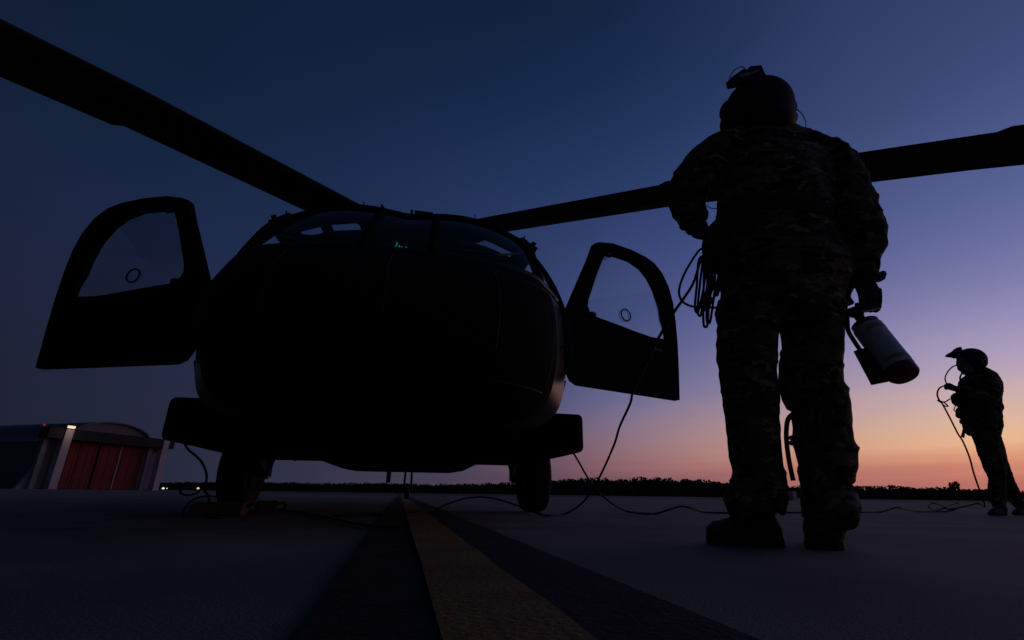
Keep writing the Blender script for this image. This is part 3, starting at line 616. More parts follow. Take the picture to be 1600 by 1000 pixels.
# nose light, belly antenna
nl = hl_(atY(825, 490, 2.72)); bm = bmesh.new(); c_ = nl; dn = Vector((.75, -.65, 0)).normalized(); tube(bm, [c_ + dn * -.05, c_ + dn * .03], .042, 16); link('nose_lamp_housing', bm, 'metal', heli, True)
bm = bmesh.new(); tube(bm, [c_ + dn * .032, c_ + dn * .038], .034, 16); link('nose_lamp_lens', bm, 'glass', heli)
bm = bmesh.new(); q = rp(608, 738, 7.5); box(bm, q + Vector((0, 0, -.02)), (.06, .12, .24)); link('belly_antenna', bm, 'paint', heli)
for a_, b_, Y_ in (((716, 717), (711, 725), 5.6), ((770, 712), (766, 725), 5.1), ((458, 712), (462, 720), 5.0)):
    bm = bmesh.new(); tube(bm, [rp(a_[0], a_[1] - 8, Y_), rp(*b_, Y_)], .014, 6); link('belly_drain', bm, 'metal', heli)

# ------------------------------------------------------------------ chocks
def chock(p, rz, ln, label):
    o = thing('wheel_chock', label, 'chock', p, rz, 'wheel chocks at the left wheel')
    bm = bmesh.new(); prism(bm, [Vector((-ln / 2, y, z)) for y, z in ((-.075, 0), (-.06, .075), (.02, .085), (.085, .0))], (ln, 0, 0)); bmesh.ops.bevel(bm, geom=list(bm.edges), offset=.008, segments=1, affect='EDGES'); link('block', bm, 'chock', o)
    bm = bmesh.new(); tube(bm, smooth_path([(ln / 2 - .03, 0, .05), (ln / 2 + .05, 0, .07), (ln / 2 + .05, .05, .02), (ln / 2 - .01, .08, .012)], 4), .008, 6); link('rope_loop', bm, 'cable', o, True)
c0 = atz(330, 806, 0); chock(c0 + Vector((0, .08, 0)), HTH, .33, 'long yellow chock in front of the left wheel')
c1 = atz(408, 800, 0); chock(c1 + Vector((0, .08, 0)), HTH + .25, .16, 'short yellow chock just right of the left wheel')

# ------------------------------------------------------------------ cables
def cable(name, pts, r, label, n=6, cat='cable'):
    bm = bmesh.new(); P_ = smooth_path(pts, n); base_p = Vector((P_[-1].x, P_[-1].y, 0)); rr_ = r if not isinstance(r, tuple) else [r[0] + (r[1] - r[0]) * min(max((i / len(P_) - .72) / .1, 0), 1) for i in range(len(P_))]; tube(bm, P_, rr_, 7); return tag(link(name, bm, 'cable', None, True), label, cat)
g_ = lambda px, py, z=.009: atz(px, py, z)
Yc = lambda px, py, Y: atY(px, py, Y)
DP = 1.60                                                   # the coil hangs in front of the near crewman's hip
coil = []
coil += [Yc(1106, 396, DP + .01), Yc(1095, 389, DP), Yc(1077, 414, DP), Yc(1065.5, 437, DP), Yc(1061, 456, DP), Yc(1065.5, 470, DP), Yc(1080, 478.4, DP - .01), Yc(1104, 480, DP - .02), Yc(1124, 478, DP), Yc(1131, 450, DP + .03), Yc(1118, 410, DP + .01)]
for i, (xa, xb, yb) in enumerate(((1094, 1088, 489), (1099, 1092, 494), (1106, 1098, 486), (1102, 1101, 511), (1111, 1106, 505), (1117, 1105, 484), (1121, 1112, 472), (1126, 1119, 462))):
    z_ = DP + .012 * (i % 3) - .01
    coil += [Yc(xa, 402, z_), Yc((xa + xb) / 2 - 2, 445, z_), Yc(xb - 2, yb - 10, z_), Yc(xb + 1.5, yb, z_), Yc(xb + 5, yb - 10, z_), Yc(xa + 6, 445, z_), Yc(xa + 5, 405, z_)]
coil += [Yc(1101, 398, DP + .02), Yc(1083, 443, DP + .02), Yc(1065.6, 470, DP + .04), Yc(1053, 488, DP + .1), Yc(1028, 530, 1.9), Yc(1006, 575, 2.2), Yc(989, 612.6, 2.5), Yc(984, 632, 2.7), Yc(968, 667, 3.0), Yc(959, 696, 3.25), Yc(937, 745, 3.6), Yc(917.5, 777, 3.9), Yc(901, 793, 4.1), g_(883, 802.5), g_(860, 805.5), g_(848, 804.5), Yc(826, 797, 4.55), Yc(804, 788.5, 4.6), Yc(775, 779.5, 4.65), Yc(749, 776.5, 4.7), Yc(722, 780, 4.7), Yc(696, 789, 4.7), g_(681, 796), g_(650, 801), g_(600, 803), g_(520, 806)]
cable('coiled_hose', coil, (.0043, .0075), 'black coiled hose hanging from the near crewman\'s hand and trailing to the right wheel', 6, 'hose')
loopc = [Yc(893, 703, 4.2), Yc(905, 723, 4.4), Yc(917.5, 745, 4.6), Yc(930, 763, 4.7), Yc(944, 777, 4.8), Yc(959, 788.6, 4.9), g_(980, 799), g_(1007, 802.4), g_(1025, 802.4), Yc(1044, 797, 4.8), Yc(1062, 791.5, 4.9), Yc(1078, 793.5, 4.9), g_(1101, 800.5), g_(1136, 801.5), g_(1190, 801), g_(1240, 800.8), g_(1336, 800.5), g_(1375, 800), Yc(1400, 793, 5.7), Yc(1410, 795, 5.7), g_(1440, 799.5), g_(1477, 799.5), Yc(1494, 795, 6.5), Yc(1500, 789, 7.2), Yc(1495, 786.5, 7.4), Yc(1482, 790, 7), Yc(1474, 794.5, 6.6), g_(1462, 797.5), Yc(1452, 793, 6.8), Yc(1451, 789, 7.2), Yc(1459, 786.5, 7.4), Yc(1472, 790, 7), Yc(1482, 796, 6.5), Yc(1505, 792, 6.5), Yc(1528, 787, 6.6), Yc(1538, 792, 6.3), Yc(1536, 780, 5.8), Yc(1528.5, 760, 5.6), Yc(1521, 737.5, 5.6), Yc(1515, 715, 5.6), Yc(1504.5, 689.5, 5.6), Yc(1497, 678, 5.6), Yc(1485, 654.5, 5.6), Yc(1473, 632, 5.6), Yc(1467, 624, 5.6), Yc(1464.5, 616, 5.6), Yc(1467.5, 607, 5.6), Yc(1475, 603, 5.6), Yc(1482, 606, 5.6)]
cable('long_cable', loopc, .0085, 'long black cord across the ground from the helicopter to the distant crewman', 6, 'cord')
cable('short_cable', [Yc(1484, 623.5, 5.6), Yc(1476, 628, 5.6), Yc(1468, 626, 5.6), Yc(1465, 625.5, 5.6), Yc(1470, 629, 5.6), Yc(1476, 634, 5.6), Yc(1481, 635, 5.6), Yc(1478, 631, 5.6), Yc(1471, 627, 5.6)], .007, 'small looped cord end below the distant crewman\'s hand', 5, 'cord')
cable('ground_wire', [Yc(289, 694, 3.6), Yc(295, 703, 3.62), Yc(308, 714, 3.65), Yc(317, 725, 3.7), Yc(322.5, 740, 3.75), Yc(322, 752, 3.8), Yc(319.5, 765, 3.85), Yc(325, 774, 3.95), Yc(327, 785, 4.0), g_(324, 800), g_(326, 808), g_(350, 807), g_(366, 800)], .0085, 'black wire hanging from the left fairing down to the yellow chock', 6, 'wire')
cable('loose_wire_loop', [Yc(312, 767, 4.2), Yc(306, 771, 4.2), Yc(295, 774, 4.15), Yc(285, 772, 4.1), Yc(281, 768, 4.1), Yc(284, 765, 4.1)], .0075, 'short dark wire bend just right of the hangar, above the yellow chock', 6, 'wire')
cable('hooped_wire', [g_(288, 806), Yc(287, 800, 3.9), Yc(290, 792, 3.95), Yc(300, 782, 4.0), Yc(312, 777, 4.05), Yc(325, 775, 4.1), Yc(338, 776.5, 4.2), Yc(352, 781, 4.3), g_(365, 797)], .0075, 'black wire hoop arching over the yellow chock', 6, 'wire')
cable('floor_wire', [g_(405, 791, .03), g_(425, 793), g_(445, 797), g_(470, 800), g_(500, 806), g_(540, 815), g_(590, 823), g_(640, 824)], .006, 'thin black wire lying on the ground right of the left wheel', 6, 'wire')

# ------------------------------------------------------------------ small field things
def field_lamp(px, py, d, r, m, label):
    p = atY(px, py, d); o = thing('field_lamp', label, 'lamp', (p.x, p.y, 0), 0, 'lamps at the far edge of the apron')
    bm = bmesh.new(); tube(bm, [(0, 0, 0), (0, 0, max(p.z - r * .6, .02))], [r * .5, r * .35], 8); link('lamp_post', bm, 'hbeam', o)
    bm = bmesh.new(); ellip(bm, (0, 0, p.z), (r, r, r * .85), 12); link('lamp_lens', bm, m, o, True)
field_lamp(255, 763, 62, .14, 'lampw', 'bright white lamp beside the hangar\'s right pillar')
field_lamp(261, 763, 66, .07, 'lampw', 'tiny white lamp just right of the brighter white lamp')
field_lamp(309.5, 763, 60, .14, 'lampo', 'amber lamp on the field between hangar and left wheel')
p = atY(1239.5, 782.5, 36); bm = bmesh.new(); box(bm, (0, 0, .30), (.46, .40, .60), bev=.03); o = link('marker_block', bm, 'block'); o.location = (p.x, 36, 0); o.rotation_euler = (0, 0, .5)
tag(o, 'small pale concrete block at the grass edge, seen between the crewman\'s legs', 'marker block')

# ------------------------------------------------------------------ near crewman
def folds(seed, amp, bands=()):
    off = Vector((seed * 3.1, seed * 1.7, seed * .9))
    def f(c):
        q = Vector((c.x * 7, c.y * 7, c.z * 15)) + off; n1 = noise.noise(q); n2 = noise.noise(q * 2.3)
        v = (1 - abs(n1) * 2) * .45 + n2 * .3 + (1 - min(1, abs(noise.noise(Vector((c.x * 5 + c.z * 4, c.y * 5, c.z * 9 - c.x * 6)) + off) * 3.2))) ** 3 * .9
        return amp * v * (.6 + .6 * noise.noise(c * 2.2 + off))
    return f
PD = 1.78
def Q(px, py, dd=0): return atY(px, py, PD + dd)
def ringset(rows, k=1.08):
    """rows: (y, xl, xr, depth offset, depth radius) -> path and radii"""
    pts, rad = [], []
    for y, xl, xr, dd, rd in rows:
        c = Q((xl + xr) / 2, y, dd); pts.append(c); rad.append(((xr - xl) / 2 * mpp(c) / k, rd))
    return pts, rad
pf = Q(1240, 850); crew = thing('person', 'near crewman seen from behind in camouflage and helmet, carrying an extinguisher', 'person', (pf.x, PD, 0))
def P0(bm, parent=crew):
    bmesh.ops.translate(bm, vec=-parent.location, verts=bm.verts)
bm = bmesh.new()
def seg(rows, k=1.08, n=20):
    p, r = ringset(rows, k); tube(bm, p, r, n)
# torso
seg([(207, 1156, 1222, .03, .055), (213, 1132, 1258, .02, .07), (222, 1117, 1288, 0, .088), (238, 1110, 1304, -.025, .112), (265, 1112, 1308, -.045, .135), (300, 1116, 1306, -.055, .145), (335, 1119, 1304, -.05, .142), (360, 1119, 1306, -.045, .14), (385, 1117, 1314, -.04, .148), (405, 1120, 1328, -.035, .155), (420, 1124, 1332, -.03, .155), (432, 1128, 1322, -.03, .150), (455, 1126, 1316, -.02, .15), (485, 1122, 1315, -.01, .145), (500, 1126, 1310, -.01, .12), (508, 1150, 1290, -.01, .08)], n=28)
# left leg (image left)
seg([(470, 1122, 1212, -.01, .11), (505, 1121, 1214, -.01, .115), (528, 1121, 1213, 0, .112), (560, 1123, 1211, 0, .108), (585, 1124, 1211, 0, .104), (625, 1130, 1217, .01, .098), (648, 1133.5, 1214, .02, .09), (665, 1134, 1216, .02, .09), (686, 1136, 1218, .03, .088), (722, 1141, 1221, .05, .084), (735, 1145, 1224, .055, .082), (750, 1143, 1228, .06, .083), (768, 1142, 1230, .065, .085), (782, 1134, 1229, .07, .088), (791, 1132.5, 1226, .07, .09), (800, 1136, 1222, .07, .085), (806, 1148, 1218, .07, .07)])
# right leg
seg([(470, 1228, 1316, -.01, .11), (505, 1222, 1314, -.01, .115), (524, 1222, 1313, 0, .112), (545, 1225, 1312.5, 0, .108), (563, 1220, 1312, 0, .106), (585, 1218, 1312.5, .0, .104), (601, 1218, 1313, 0, .103), (613, 1220, 1320, 0, .103), (620, 1224, 1324, 0, .10), (634, 1243, 1325, .005, .096), (648, 1242, 1325.5, .005, .092), (660, 1239, 1326, .005, .09), (682, 1241, 1331, .0, .09), (704, 1243.5, 1335, 0, .09), (725, 1247, 1334, -.005, .088), (739, 1250, 1331, -.01, .086), (745, 1251.5, 1322, -.01, .082), (757, 1254, 1324.5, -.01, .08), (775, 1256.5, 1331, -.015, .082), (788, 1256, 1336, -.02, .086), (797, 1256, 1336, -.02, .088), (808, 1258, 1330, -.02, .082), (816, 1262, 1324, -.02, .07)])
# right arm hanging
def arm(pts):
    P_ = [Q(x, y, d) for x, y, w, d, rd in pts]; tube(bm, P_, [(w * mpp(p) / 1.06, rd) for p, (x, y, w, d, rd) in zip(P_, pts)], 16)
arm([(1245, 234, 22, -.03, .07), (1262, 234, 28, -.05, .085), (1282, 245, 33, -.06, .088), (1302, 262, 35, -.07, .086), (1319, 290, 36, -.08, .082), (1331, 318, 36, -.09, .078), (1338, 342, 35, -.10, .076), (1347, 360, 36, -.10, .076), (1348, 380, 35.5, -.09, .072), (1343, 396, 31, -.08, .064), (1344, 415, 27, -.07, .054), (1345, 430, 25, -.06, .048)])
# left arm bent, elbow out
arm([(1140, 224, 20, -.06, .085), (1122, 236, 27, -.06, .085), (1104, 254, 31, -.05, .082), (1088, 274, 33, -.04, .078), (1077, 292, 32, -.03, .076), (1074, 309, 29, -.01, .074)])
arm([(1078, 286, 27, -.03, .07), (1073, 302, 28, -.02, .072), (1074, 320, 27, 0, .068), (1079, 335, 25, .0, .058), (1084, 348, 22, .0, .05)])
# sleeve fold tips
for (x, y, d, r) in ((1055, 271, -.03, .011), (1051, 300, -.01, .03), (1376, 371, -.09, .020), (1372, 380, -.09, .022)):
    c = Q(x, y, d); ellip(bm, c, (r, r * 1.2, r), 10)
# neck and head
hc = Q(1185, 172, -.05)
tube(bm, [Q(1186, 214, -.05), Q(1186, 190, -.04), hc], [(.06, .065), (.058, .062), (.07, .08)], 14)
bod = remesh(bm, .0075, 2, folds(1, .0125)); P0(bod); link('uniform_body', bod, 'camo', crew, True)
# head with face (turned away from the camera)
bm = bmesh.new(); ellip(bm, hc + Vector((0, .01, .0)), (.076, .095, .11), 20); ellip(bm, hc + Vector((0, .03, -.06)), (.058, .07, .06), 16)
ellip(bm, hc + Vector((0, .112, -.03)), (.014, .022, .024), 10)
for s in (-1, 1): ellip(bm, hc + Vector((s * .078, 0, -.015)), (.01, .02, .03), 10); ellip(bm, hc + Vector((s * .03, .09, 0)), (.014, .01, .009), 8)
tube(bm, [hc + Vector((-.024, .098, -.075)), hc + Vector((.024, .098, -.075))], .007, 8)
h_ = remesh(bm, .006, 2); P0(h_); link('head', h_, 'skin', crew, True)
# helmet
hm = Q(1184, 172, -.05); bm = bmesh.new(); u_ = mpp(hm)
ellip(bm, Q(1185, 173, -.05), (.144, .148, .142), 28); ellip(bm, Q(1185, 192, -.04), (.152, .140, .090), 24)
for (x, y, rx, ry) in ((1135, 173, 9, 14), (1233, 172, 9, 15), (1135, 192, 8, 14), (1236, 190, 6, 10)):
    c = Q(x, y, -.05); ellip(bm, c, (rx * u_, .05, ry * u_), 14)
h_ = remesh(bm, .006, 3); P0(h_); link('helmet', h_, 'helmet', crew, True)
def crew_part(name, bm, m, par=crew, smooth=False): P0(bm, crew); return link(name, bm, m, par, smooth)
bm = bmesh.new(); prism(bm, [Q(x, y, -.175) for x, y in ((1146, 118), (1161, 108), (1172, 109), (1172, 103.5), (1190, 101.5), (1193, 110), (1198, 119), (1150, 128), (1148, 126))], (0, .07, .03)); crew_part('goggle_mount', bm, 'helmet')
bm = bmesh.new(); prism(bm, [Q(x, y, -.179) for x, y in ((1155, 118), (1166, 112.5), (1172, 113), (1186, 107.5), (1187.5, 110), (1174, 116), (1168, 118.5), (1157, 120.5))], (0, .003, 0)); crew_part('mount_plate', bm, 'grey')
bm = bmesh.new(); tube(bm, smooth_path([Q(1149, 131, -.15), Q(1141, 126, -.15), Q(1140.5, 121, -.15), Q(1146, 111, -.15), Q(1154, 105.5, -.15), Q(1160, 104.5, -.15), Q(1165, 109, -.15)], 5), .0022, 6); crew_part('goggle_wire', bm, 'cable', crew, True)
bm = bmesh.new(); tube(bm, smooth_path([Q(1240, 168, -.05), Q(1248, 173, -.05), Q(1255, 181, -.05), Q(1259, 192, -.05), Q(1258.5, 204, -.05)], 5), [.0045 - .0025 * min(1, i / 6) for i in range(21)], 6); crew_part('microphone_cord', bm, 'cable', crew, True)
# belt and hip pouch
bm = bmesh.new(); p, r = ringset([(337, 1118, 1305, -.05, .148), (339, 1117, 1306, -.05, .152), (348, 1117, 1307, -.047, .152), (350, 1118, 1306, -.046, .148)]); tube(bm, p, r, 30); P0(bm); link('belt', bm, 'web', crew)
for pl in ([(1096, 384), (1098, 366), (1112, 352), (1132, 356), (1131, 428), (1118, 430), (1104, 427), (1100, 412), (1097, 398)],):
    bm = bmesh.new(); prism(bm, [Q(x, y, -.04) for x, y in pl], (0, -.07, 0)); bmesh.ops.bevel(bm, geom=list(bm.edges), offset=.005, segments=2, affect='EDGES'); crew_part('hip_pouch', bm, 'vest')
bm = bmesh.new(); tube(bm, smooth_path([Q(1104, 321, -.02), Q(1112, 325.5, -.02), Q(1122, 326, -.02)], 4), .0022, 6); crew_part('vest_cord', bm, 'cable')
# knee strap hanging behind the right calf
bm = bmesh.new(); sp = smooth_path([Q(1240, 646, -.03), Q(1231, 656, -.04), Q(1228.5, 678, -.045), Q(1230, 700, -.045), Q(1234, 726, -.045), Q(1239.5, 751, -.045)], 4); tube(bm, sp, [(.0088, .0025)] * len(sp), 6); crew_part('loose_strap', bm, 'web')
for x, y in ((1240, 652), (1240, 684), (1240, 692)):
    bm = bmesh.new(); c = Q(x, y, -.02); box(bm, c, (.022, .03, .016), bev=.003); crew_part('strap_buckle', bm, 'web')
# boots
def boot(ank, heel, toe, wid, top_px):
    """world points: heel/toe on the ground"""
    d = (toe - heel); ln = d.length; d.normalize(); sd = Vector((d.y, -d.x, 0)); bm = bmesh.new(); R_ = []
    for f, w, h in ((-.02, .55, .055), (.06, .80, .105), (.22, .84, .115), (.40, .84, .112), (.56, .94, .100), (.66, 1.0, .080), (.78, 1.04, .070), (.90, .94, .066), (1.0, .55, .045)):
        c = heel + d * (f * ln); R_.append([c + sd * (w * wid * math.cos(a_)) + Vector((0, 0, .012 + max(0, h * (.5 + .5 * math.sin(a_)) - 0))) for a_ in [k * 2 * math.pi / 14 for k in range(14)]])
    loft(bm, R_); c0 = heel + d * .09; tube(bm, [c0 + Vector((0, 0, .05)), c0 + (ank - c0) * .5 + Vector((0, 0, .02)), ank], [(wid * 1.0, .062), (wid * .98, .058), (wid * 1.02, .062)], 16)
    b = remesh(bm, .006, 3, folds(2, .0025)); P0(b); o = link('boot', b, 'boot', crew, True)
    bm = bmesh.new(); up, lo_ = [], []
    for f, w in ((-.03, .55), (.03, .86), (.2, .92), (.42, .86), (.6, 1.03), (.78, 1.1), (.93, .9), (1.015, .45)):
        c = heel + d * (f * ln); up.append((c + sd * w * wid, c - sd * w * wid))
    poly = [a_ for a_, _ in up] + [b_ for _, b_ in up[::-1]]; prism(bm, [Vector((q.x, q.y, .001)) for q in poly], (0, 0, .026)); P0(bm); link('boot_sole', bm, 'sole', o)
Yb = 1.84; boot(Q(1186, 800, .07), Vector((atY(1222, 848, Yb).x, Yb, 0)), Vector((atY(1106, 846, Yb + .10).x, Yb + .10, 0)), .055, 0)
Yb = 1.77; boot(Q(1292, 808, -.02), Vector((atY(1288, 856, Yb).x, Yb, 0)), Vector((atY(1292, 840, Yb + .29).x, Yb + .29, 0)), .066, 0)
# gloved hands
def hand(palm, fingers, thumb, pr=.030, fr=.0095):
    bm = bmesh.new(); tube(bm, palm, [(pr, .019)] * len(palm), 12)
    for f in fingers: tube(bm, smooth_path(f, 3), [fr * (1.05 - .25 * i / (3 * (len(f) - 1))) for i in range(3 * (len(f) - 1) + 1)], 8)
    tube(bm, smooth_path(thumb, 3), [fr * 1.15] * (3 * (len(thumb) - 1) + 1), 8)
    b = remesh(bm, .0035, 2); P0(b); return link('glove', b, 'glove', crew, True)
# right hand: back of the hand to the camera, fingers curled under the extinguisher lever
wr = [Q(1346, 424, -.06), Q(1350, 444, -.06), Q(1353, 462, -.06)]
fg = []
for i, x in enumerate((1343, 1352, 1361, 1370)):
    fg.append([Q(x + 2, 452, -.062), Q(x + 4 - i * .3, 468, -.066), Q(x + 4 - i, 482, -.056), Q(x - 1 - i, 484, -.02), Q(x - 4 - i, 474, -.012)])
hand([Q(1346, 420, -.06), Q(1350, 440, -.06), Q(1358, 458, -.06), Q(1360, 468, -.06)], fg, [Q(1338, 436, -.06), Q(1328, 450, -.06), Q(1323, 464, -.05), Q(1330, 475, -.04)], .045, .0122)
bm = bmesh.new(); c = Q(1347, 428, -.06); tube(bm, [Q(1345, 424, -.06), Q(1346, 436, -.06)], [(.057, .05), (.055, .046)], 16); crew_part('glove_cuff', bm, 'glove', crew, True)
bm = bmesh.new(); c = Q(1376, 432, -.06); box(bm, c, (.022, .04, .040), Matrix.Rotation(.5, 3, 'Y'), .006); crew_part('wrist_watch', bm, 'metal')
# left hand: resting over the coil
fg = []
for i, (x, y) in enumerate(((1064, 354), (1074, 361), (1083, 366), (1091, 368))):
    fg.append([Q(x + 12, y - 20, .0), Q(x + 4, y - 8, -.01), Q(x, y, -.02), Q(x + 5, y + 4, -.05), Q(x + 14, y + 2, -.06)])
hand([Q(1082, 338, 0), Q(1085, 350, -.01), Q(1090, 360, -.03), Q(1096, 368, -.05)], fg, [Q(1096, 345, -.01), Q(1104, 356, -.05), Q(1108, 370, -.09), Q(1106, 384, -.11)], .034)
# cable loops are gripped between thumb and palm
bm = bmesh.new(); tube(bm, [Q(1100, 396, -.15), Q(1118, 402, -.15)], [(.012, .014)] * 2, 12); crew_part('coil_tie', bm, 'web', crew, True)

# ------------------------------------------------------------------ fire extinguisher
ED = PD - .09
ext = thing('fire_extinguisher', 'small red fire extinguisher with pale label hanging from the crewman\'s right hand', 'extinguisher', (0, 0, 0))
e0 = atY(1350, 505, ED); e1 = atY(1416, 590, ED - .10); ext.location = e1
ax = (e1 - e0).normalized(); er = .0475
def ep(bm): bmesh.ops.translate(bm, vec=-e1, verts=bm.verts)
def revolve(prof_, n=32):
    bm = bmesh.new(); ref = Vector((0, 1, 0)); s = ax.cross(ref).normalized(); d = s.cross(ax); ln = (e1 - e0).length
    loft(bm, [[e0 + ax * (t * ln) + (s * math.cos(2 * math.pi * k / n) + d * math.sin(2 * math.pi * k / n)) * r for k in range(n)] for t, r in prof_]); ep(bm); return bm
link('cylinder', revolve([(-.05, .016), (-.02, .032), (.02, .046), (.06, er - .003), (.10, er), (.90, er), (.955, er), (.97, er - .003), (1.0, er - .010), (1.005, .02)]), 'red', ext, True)
def band(t0, t1, m, nm, a0=.0, a1=1.0, rr=.0008):
    bm = bmesh.new(); n = 40; ref = Vector((0, 1, 0)); s = ax.cross(ref).normalized(); d = s.cross(ax); ln = (e1 - e0).length
    rs = [[bm.verts.new(e0 + ax * (t * ln) + (s * math.cos(2 * math.pi * (a0 + (a1 - a0) * k / n)) + d * math.sin(2 * math.pi * (a0 + (a1 - a0) * k / n))) * (er + rr)) for k in range(n + 1)] for t in (t0, t1)]
    for k in range(n): bm.faces.new((rs[0][k], rs[0][k + 1], rs[1][k + 1], rs[1][k]))
    ep(bm); link(nm, bm, m, ext, True)
band(.10, .84, 'label', 'label', .10, .985); band(.16, .23, 'labely', 'label_band', .62, .90, .0016); band(.72, .77, 'labely', 'label_band', .55, .95, .0016)
bm = bmesh.new(); tube(bm, [e0 - ax * .02, e0 - ax * .055], .016, 14); s_ = ax.cross(Vector((0, 1, 0))).normalized(); box(bm, e0 - ax * .055, (.045, .035, .035), bev=.006); ep(bm); link('valve', bm, 'metal', ext)
bm = bmesh.new(); q0 = atY(1338, 486, ED); q1 = atY(1317, 474, ED); q2 = atY(1377, 478, ED); bar(bm, atY(1334, 488, ED), atY(1374, 480, ED), .022, .010); bar(bm, atY(1330, 482, ED), atY(1374, 474, ED - .005), .018, .007); ep(bm); link('lever', bm, 'metal', ext)
bm = bmesh.new(); tube(bm, smooth_path([e0 - ax * .055, atY(1330, 484, ED), atY(1324, 488, ED), atY(1324, 502, ED), atY(1325.5, 517, ED), atY(1334, 532, ED - .01), atY(1346, 550, ED - .02)], 5), .0075, 8); ep(bm); link('hose', bm, 'rubber', ext, True)
bm = bmesh.new(); h0 = atY(1344.5, 546, ED - .02); h1 = atY(1382, 597, ED - .06); hd_ = (h1 - h0); sN = hd_.cross(Vector((0, 1, 0))).normalized()
loft(bm, [[h0 + sN * a_ * .016 + Vector((0, b_ * .016, 0)) for a_, b_ in ((-1, -1), (1, -1), (1, 1), (-1, 1))], [h1 + sN * a_ * .029 + Vector((0, b_ * .026, 0)) for a_, b_ in ((-1, -1), (1, -1), (1, 1), (-1, 1))]]); ep(bm); link('horn', bm, 'rubber', ext)

# ------------------------------------------------------------------ distant crewman
PD2 = 5.75
def Q2(px, py, dd=0): return atY(px, py, PD2 + dd)
pf2 = Q2(1566, 800); far = thing('person', 'distant crewman in profile facing left with helmet, holding a cord', 'person', (pf2.x, PD2, 0))
def F0(bm): bmesh.ops.translate(bm, vec=-far.location, verts=bm.verts)
bm = bmesh.new()
def seg2(rows, n=16, k=1.16):
    P_, R_ = [], []
    for y, xl, xr, dd, rd in rows:
        c = Q2((xl + xr) / 2, y, dd); P_.append(c); R_.append(((xr - xl) / 2 * mpp(c) / k, rd))
    tube(bm, P_, R_, n)
seg2([(576, 1506, 1532, 0, .06), (582, 1506, 1544, 0, .12), (588, 1503, 1555, 0, .17), (597, 1502, 1561, 0, .20), (606, 1501, 1562, 0, .20), (618, 1503, 1560, 0, .19), (630, 1504, 1560, 0, .18), (645, 1505, 1561, 0, .18), (658, 1506, 1562, 0, .18), (670, 1508, 1562, 0, .17), (680, 1514, 1560, 0, .15)])
seg2([(664, 1512, 1560, -.06, .09), (680, 1516.5, 1562, -.06, .09), (690, 1521, 1566, -.06, .088), (706, 1526, 1571, -.06, .085), (720, 1531, 1574.5, -.06, .08), (734, 1537.5, 1573, -.06, .075), (748, 1545, 1572, -.06, .068), (758, 1545, 1572, -.06, .068), (768, 1543.5, 1572, -.06, .066), (778, 1542.5, 1572, -.06, .066), (786, 1543, 1571, -.06, .06)])
seg2([(668, 1520, 1560, .08, .09), (700, 1536, 1570, .10, .085), (722, 1549, 1574, .13, .075), (740, 1558, 1580, .16, .07), (756, 1565, 1586, .19, .066), (770, 1571, 1594, .22, .064), (784, 1578, 1600, .24, .06)])
def arm2(pts):
    P_ = [Q2(x, y, d) for x, y, w, d in pts]; tube(bm, P_, [w * mpp(p) / 1.1 for p, (x, y, w, d) in zip(P_, pts)], 12)
arm2([(1545, 594, 12, -.14), (1549, 604, 12.5, -.18), (1551, 615, 12, -.2), (1548, 624, 11, -.2), (1535, 620, 10, -.2), (1520, 614, 8.5, -.2), (1506, 609, 7, -.18), (1496, 607, 5.6, -.15)])
arm2([(1545, 594, 12, .14), (1549, 606, 12.5, .17), (1546, 622, 11, .18), (1530, 618, 9, .16), (1512, 612, 7.5, .12), (1496, 608, 6, .06)])
for x, y, w, d in ((1561, 634, 5, -.1), (1560, 662, 6, -.05), (1558, 618, 5, -.1), (1559, 648, 6, -.05)):
    c = Q2(x, y, d); ellip(bm, c, (w * mpp(c), .05, w * 1.6 * mpp(c)), 10)
b_ = remesh(bm, .013, 3, folds(6, .007)); F0(b_); link('uniform_body', b_, 'camo', far, True)
def far_part(name, bm, m, par=far, smooth=False): F0(bm); return link(name, bm, m, par, smooth)
hq = Q2(1513, 567); u2 = mpp(hq)
bm = bmesh.new(); ellip(bm, hq, (.098, .078, .115), 18); ellip(bm, Q2(1504.5, 575), (.055, .055, .05), 12); tube(bm, [Q2(1512, 584), Q2(1512, 572)], .062, 12)
tube(bm, [Q2(1498, 561.5), Q2(1495, 566.5), Q2(1499, 567.5)], [.010, .013, .010], 8); ellip(bm, Q2(1498, 571.5), (.014, .022, .006), 8); ellip(bm, Q2(1498, 574), (.015, .02, .006), 8)
for s in (-1, 1): ellip(bm, Q2(1499, 563) + Vector((0, s * .034, 0)), (.01, .014, .009), 8)
h_ = remesh(bm, .007, 2); F0(h_); link('head', h_, 'skin', far, True)
bm = bmesh.new(); c = Q2(1518.5, 561); ellip(bm, c, (.152, .135, .135), 24); c = Q2(1521, 567); ellip(bm, c, (.135, .13, .095), 20)
for s in (-1, 1): ellip(bm, Q2(1515, 567) + Vector((0, s * .11, 0)), (.065, .035, .075), 14)
h_ = remesh(bm, .010, 2)
geom = [v for v in h_.verts if v.co.x < Q2(1501.5, 560).x and v.co.z < Q2(1500, 557.5).z]
bmesh.ops.delete(h_, geom=geom, context='VERTS'); F0(h_); ho = link('helmet', h_, 'helmet', far, True); skin(ho, .02)
bm = bmesh.new(); prism(bm, [Q2(x, y, -.06) for x, y in ((1482.7, 554.5), (1484.5, 552.5), (1488, 550), (1493, 547.5), (1497, 543.5), (1500.5, 541.5), (1503, 543), (1504, 550), (1498, 558.5), (1492, 556.8), (1484, 556))], (0, .06, 0)); far_part('goggle_mount', bm, 'helmet')
bm = bmesh.new(); tube(bm, smooth_path([Q2(1498, 571), Q2(1494, 570.8), Q2(1488, 573.5), Q2(1481.5, 580), Q2(1477.3, 588), Q2(1477, 594), Q2(1479.5, 600)], 5), .0075, 6); far_part('microphone_cord', bm, 'cable', far, True)
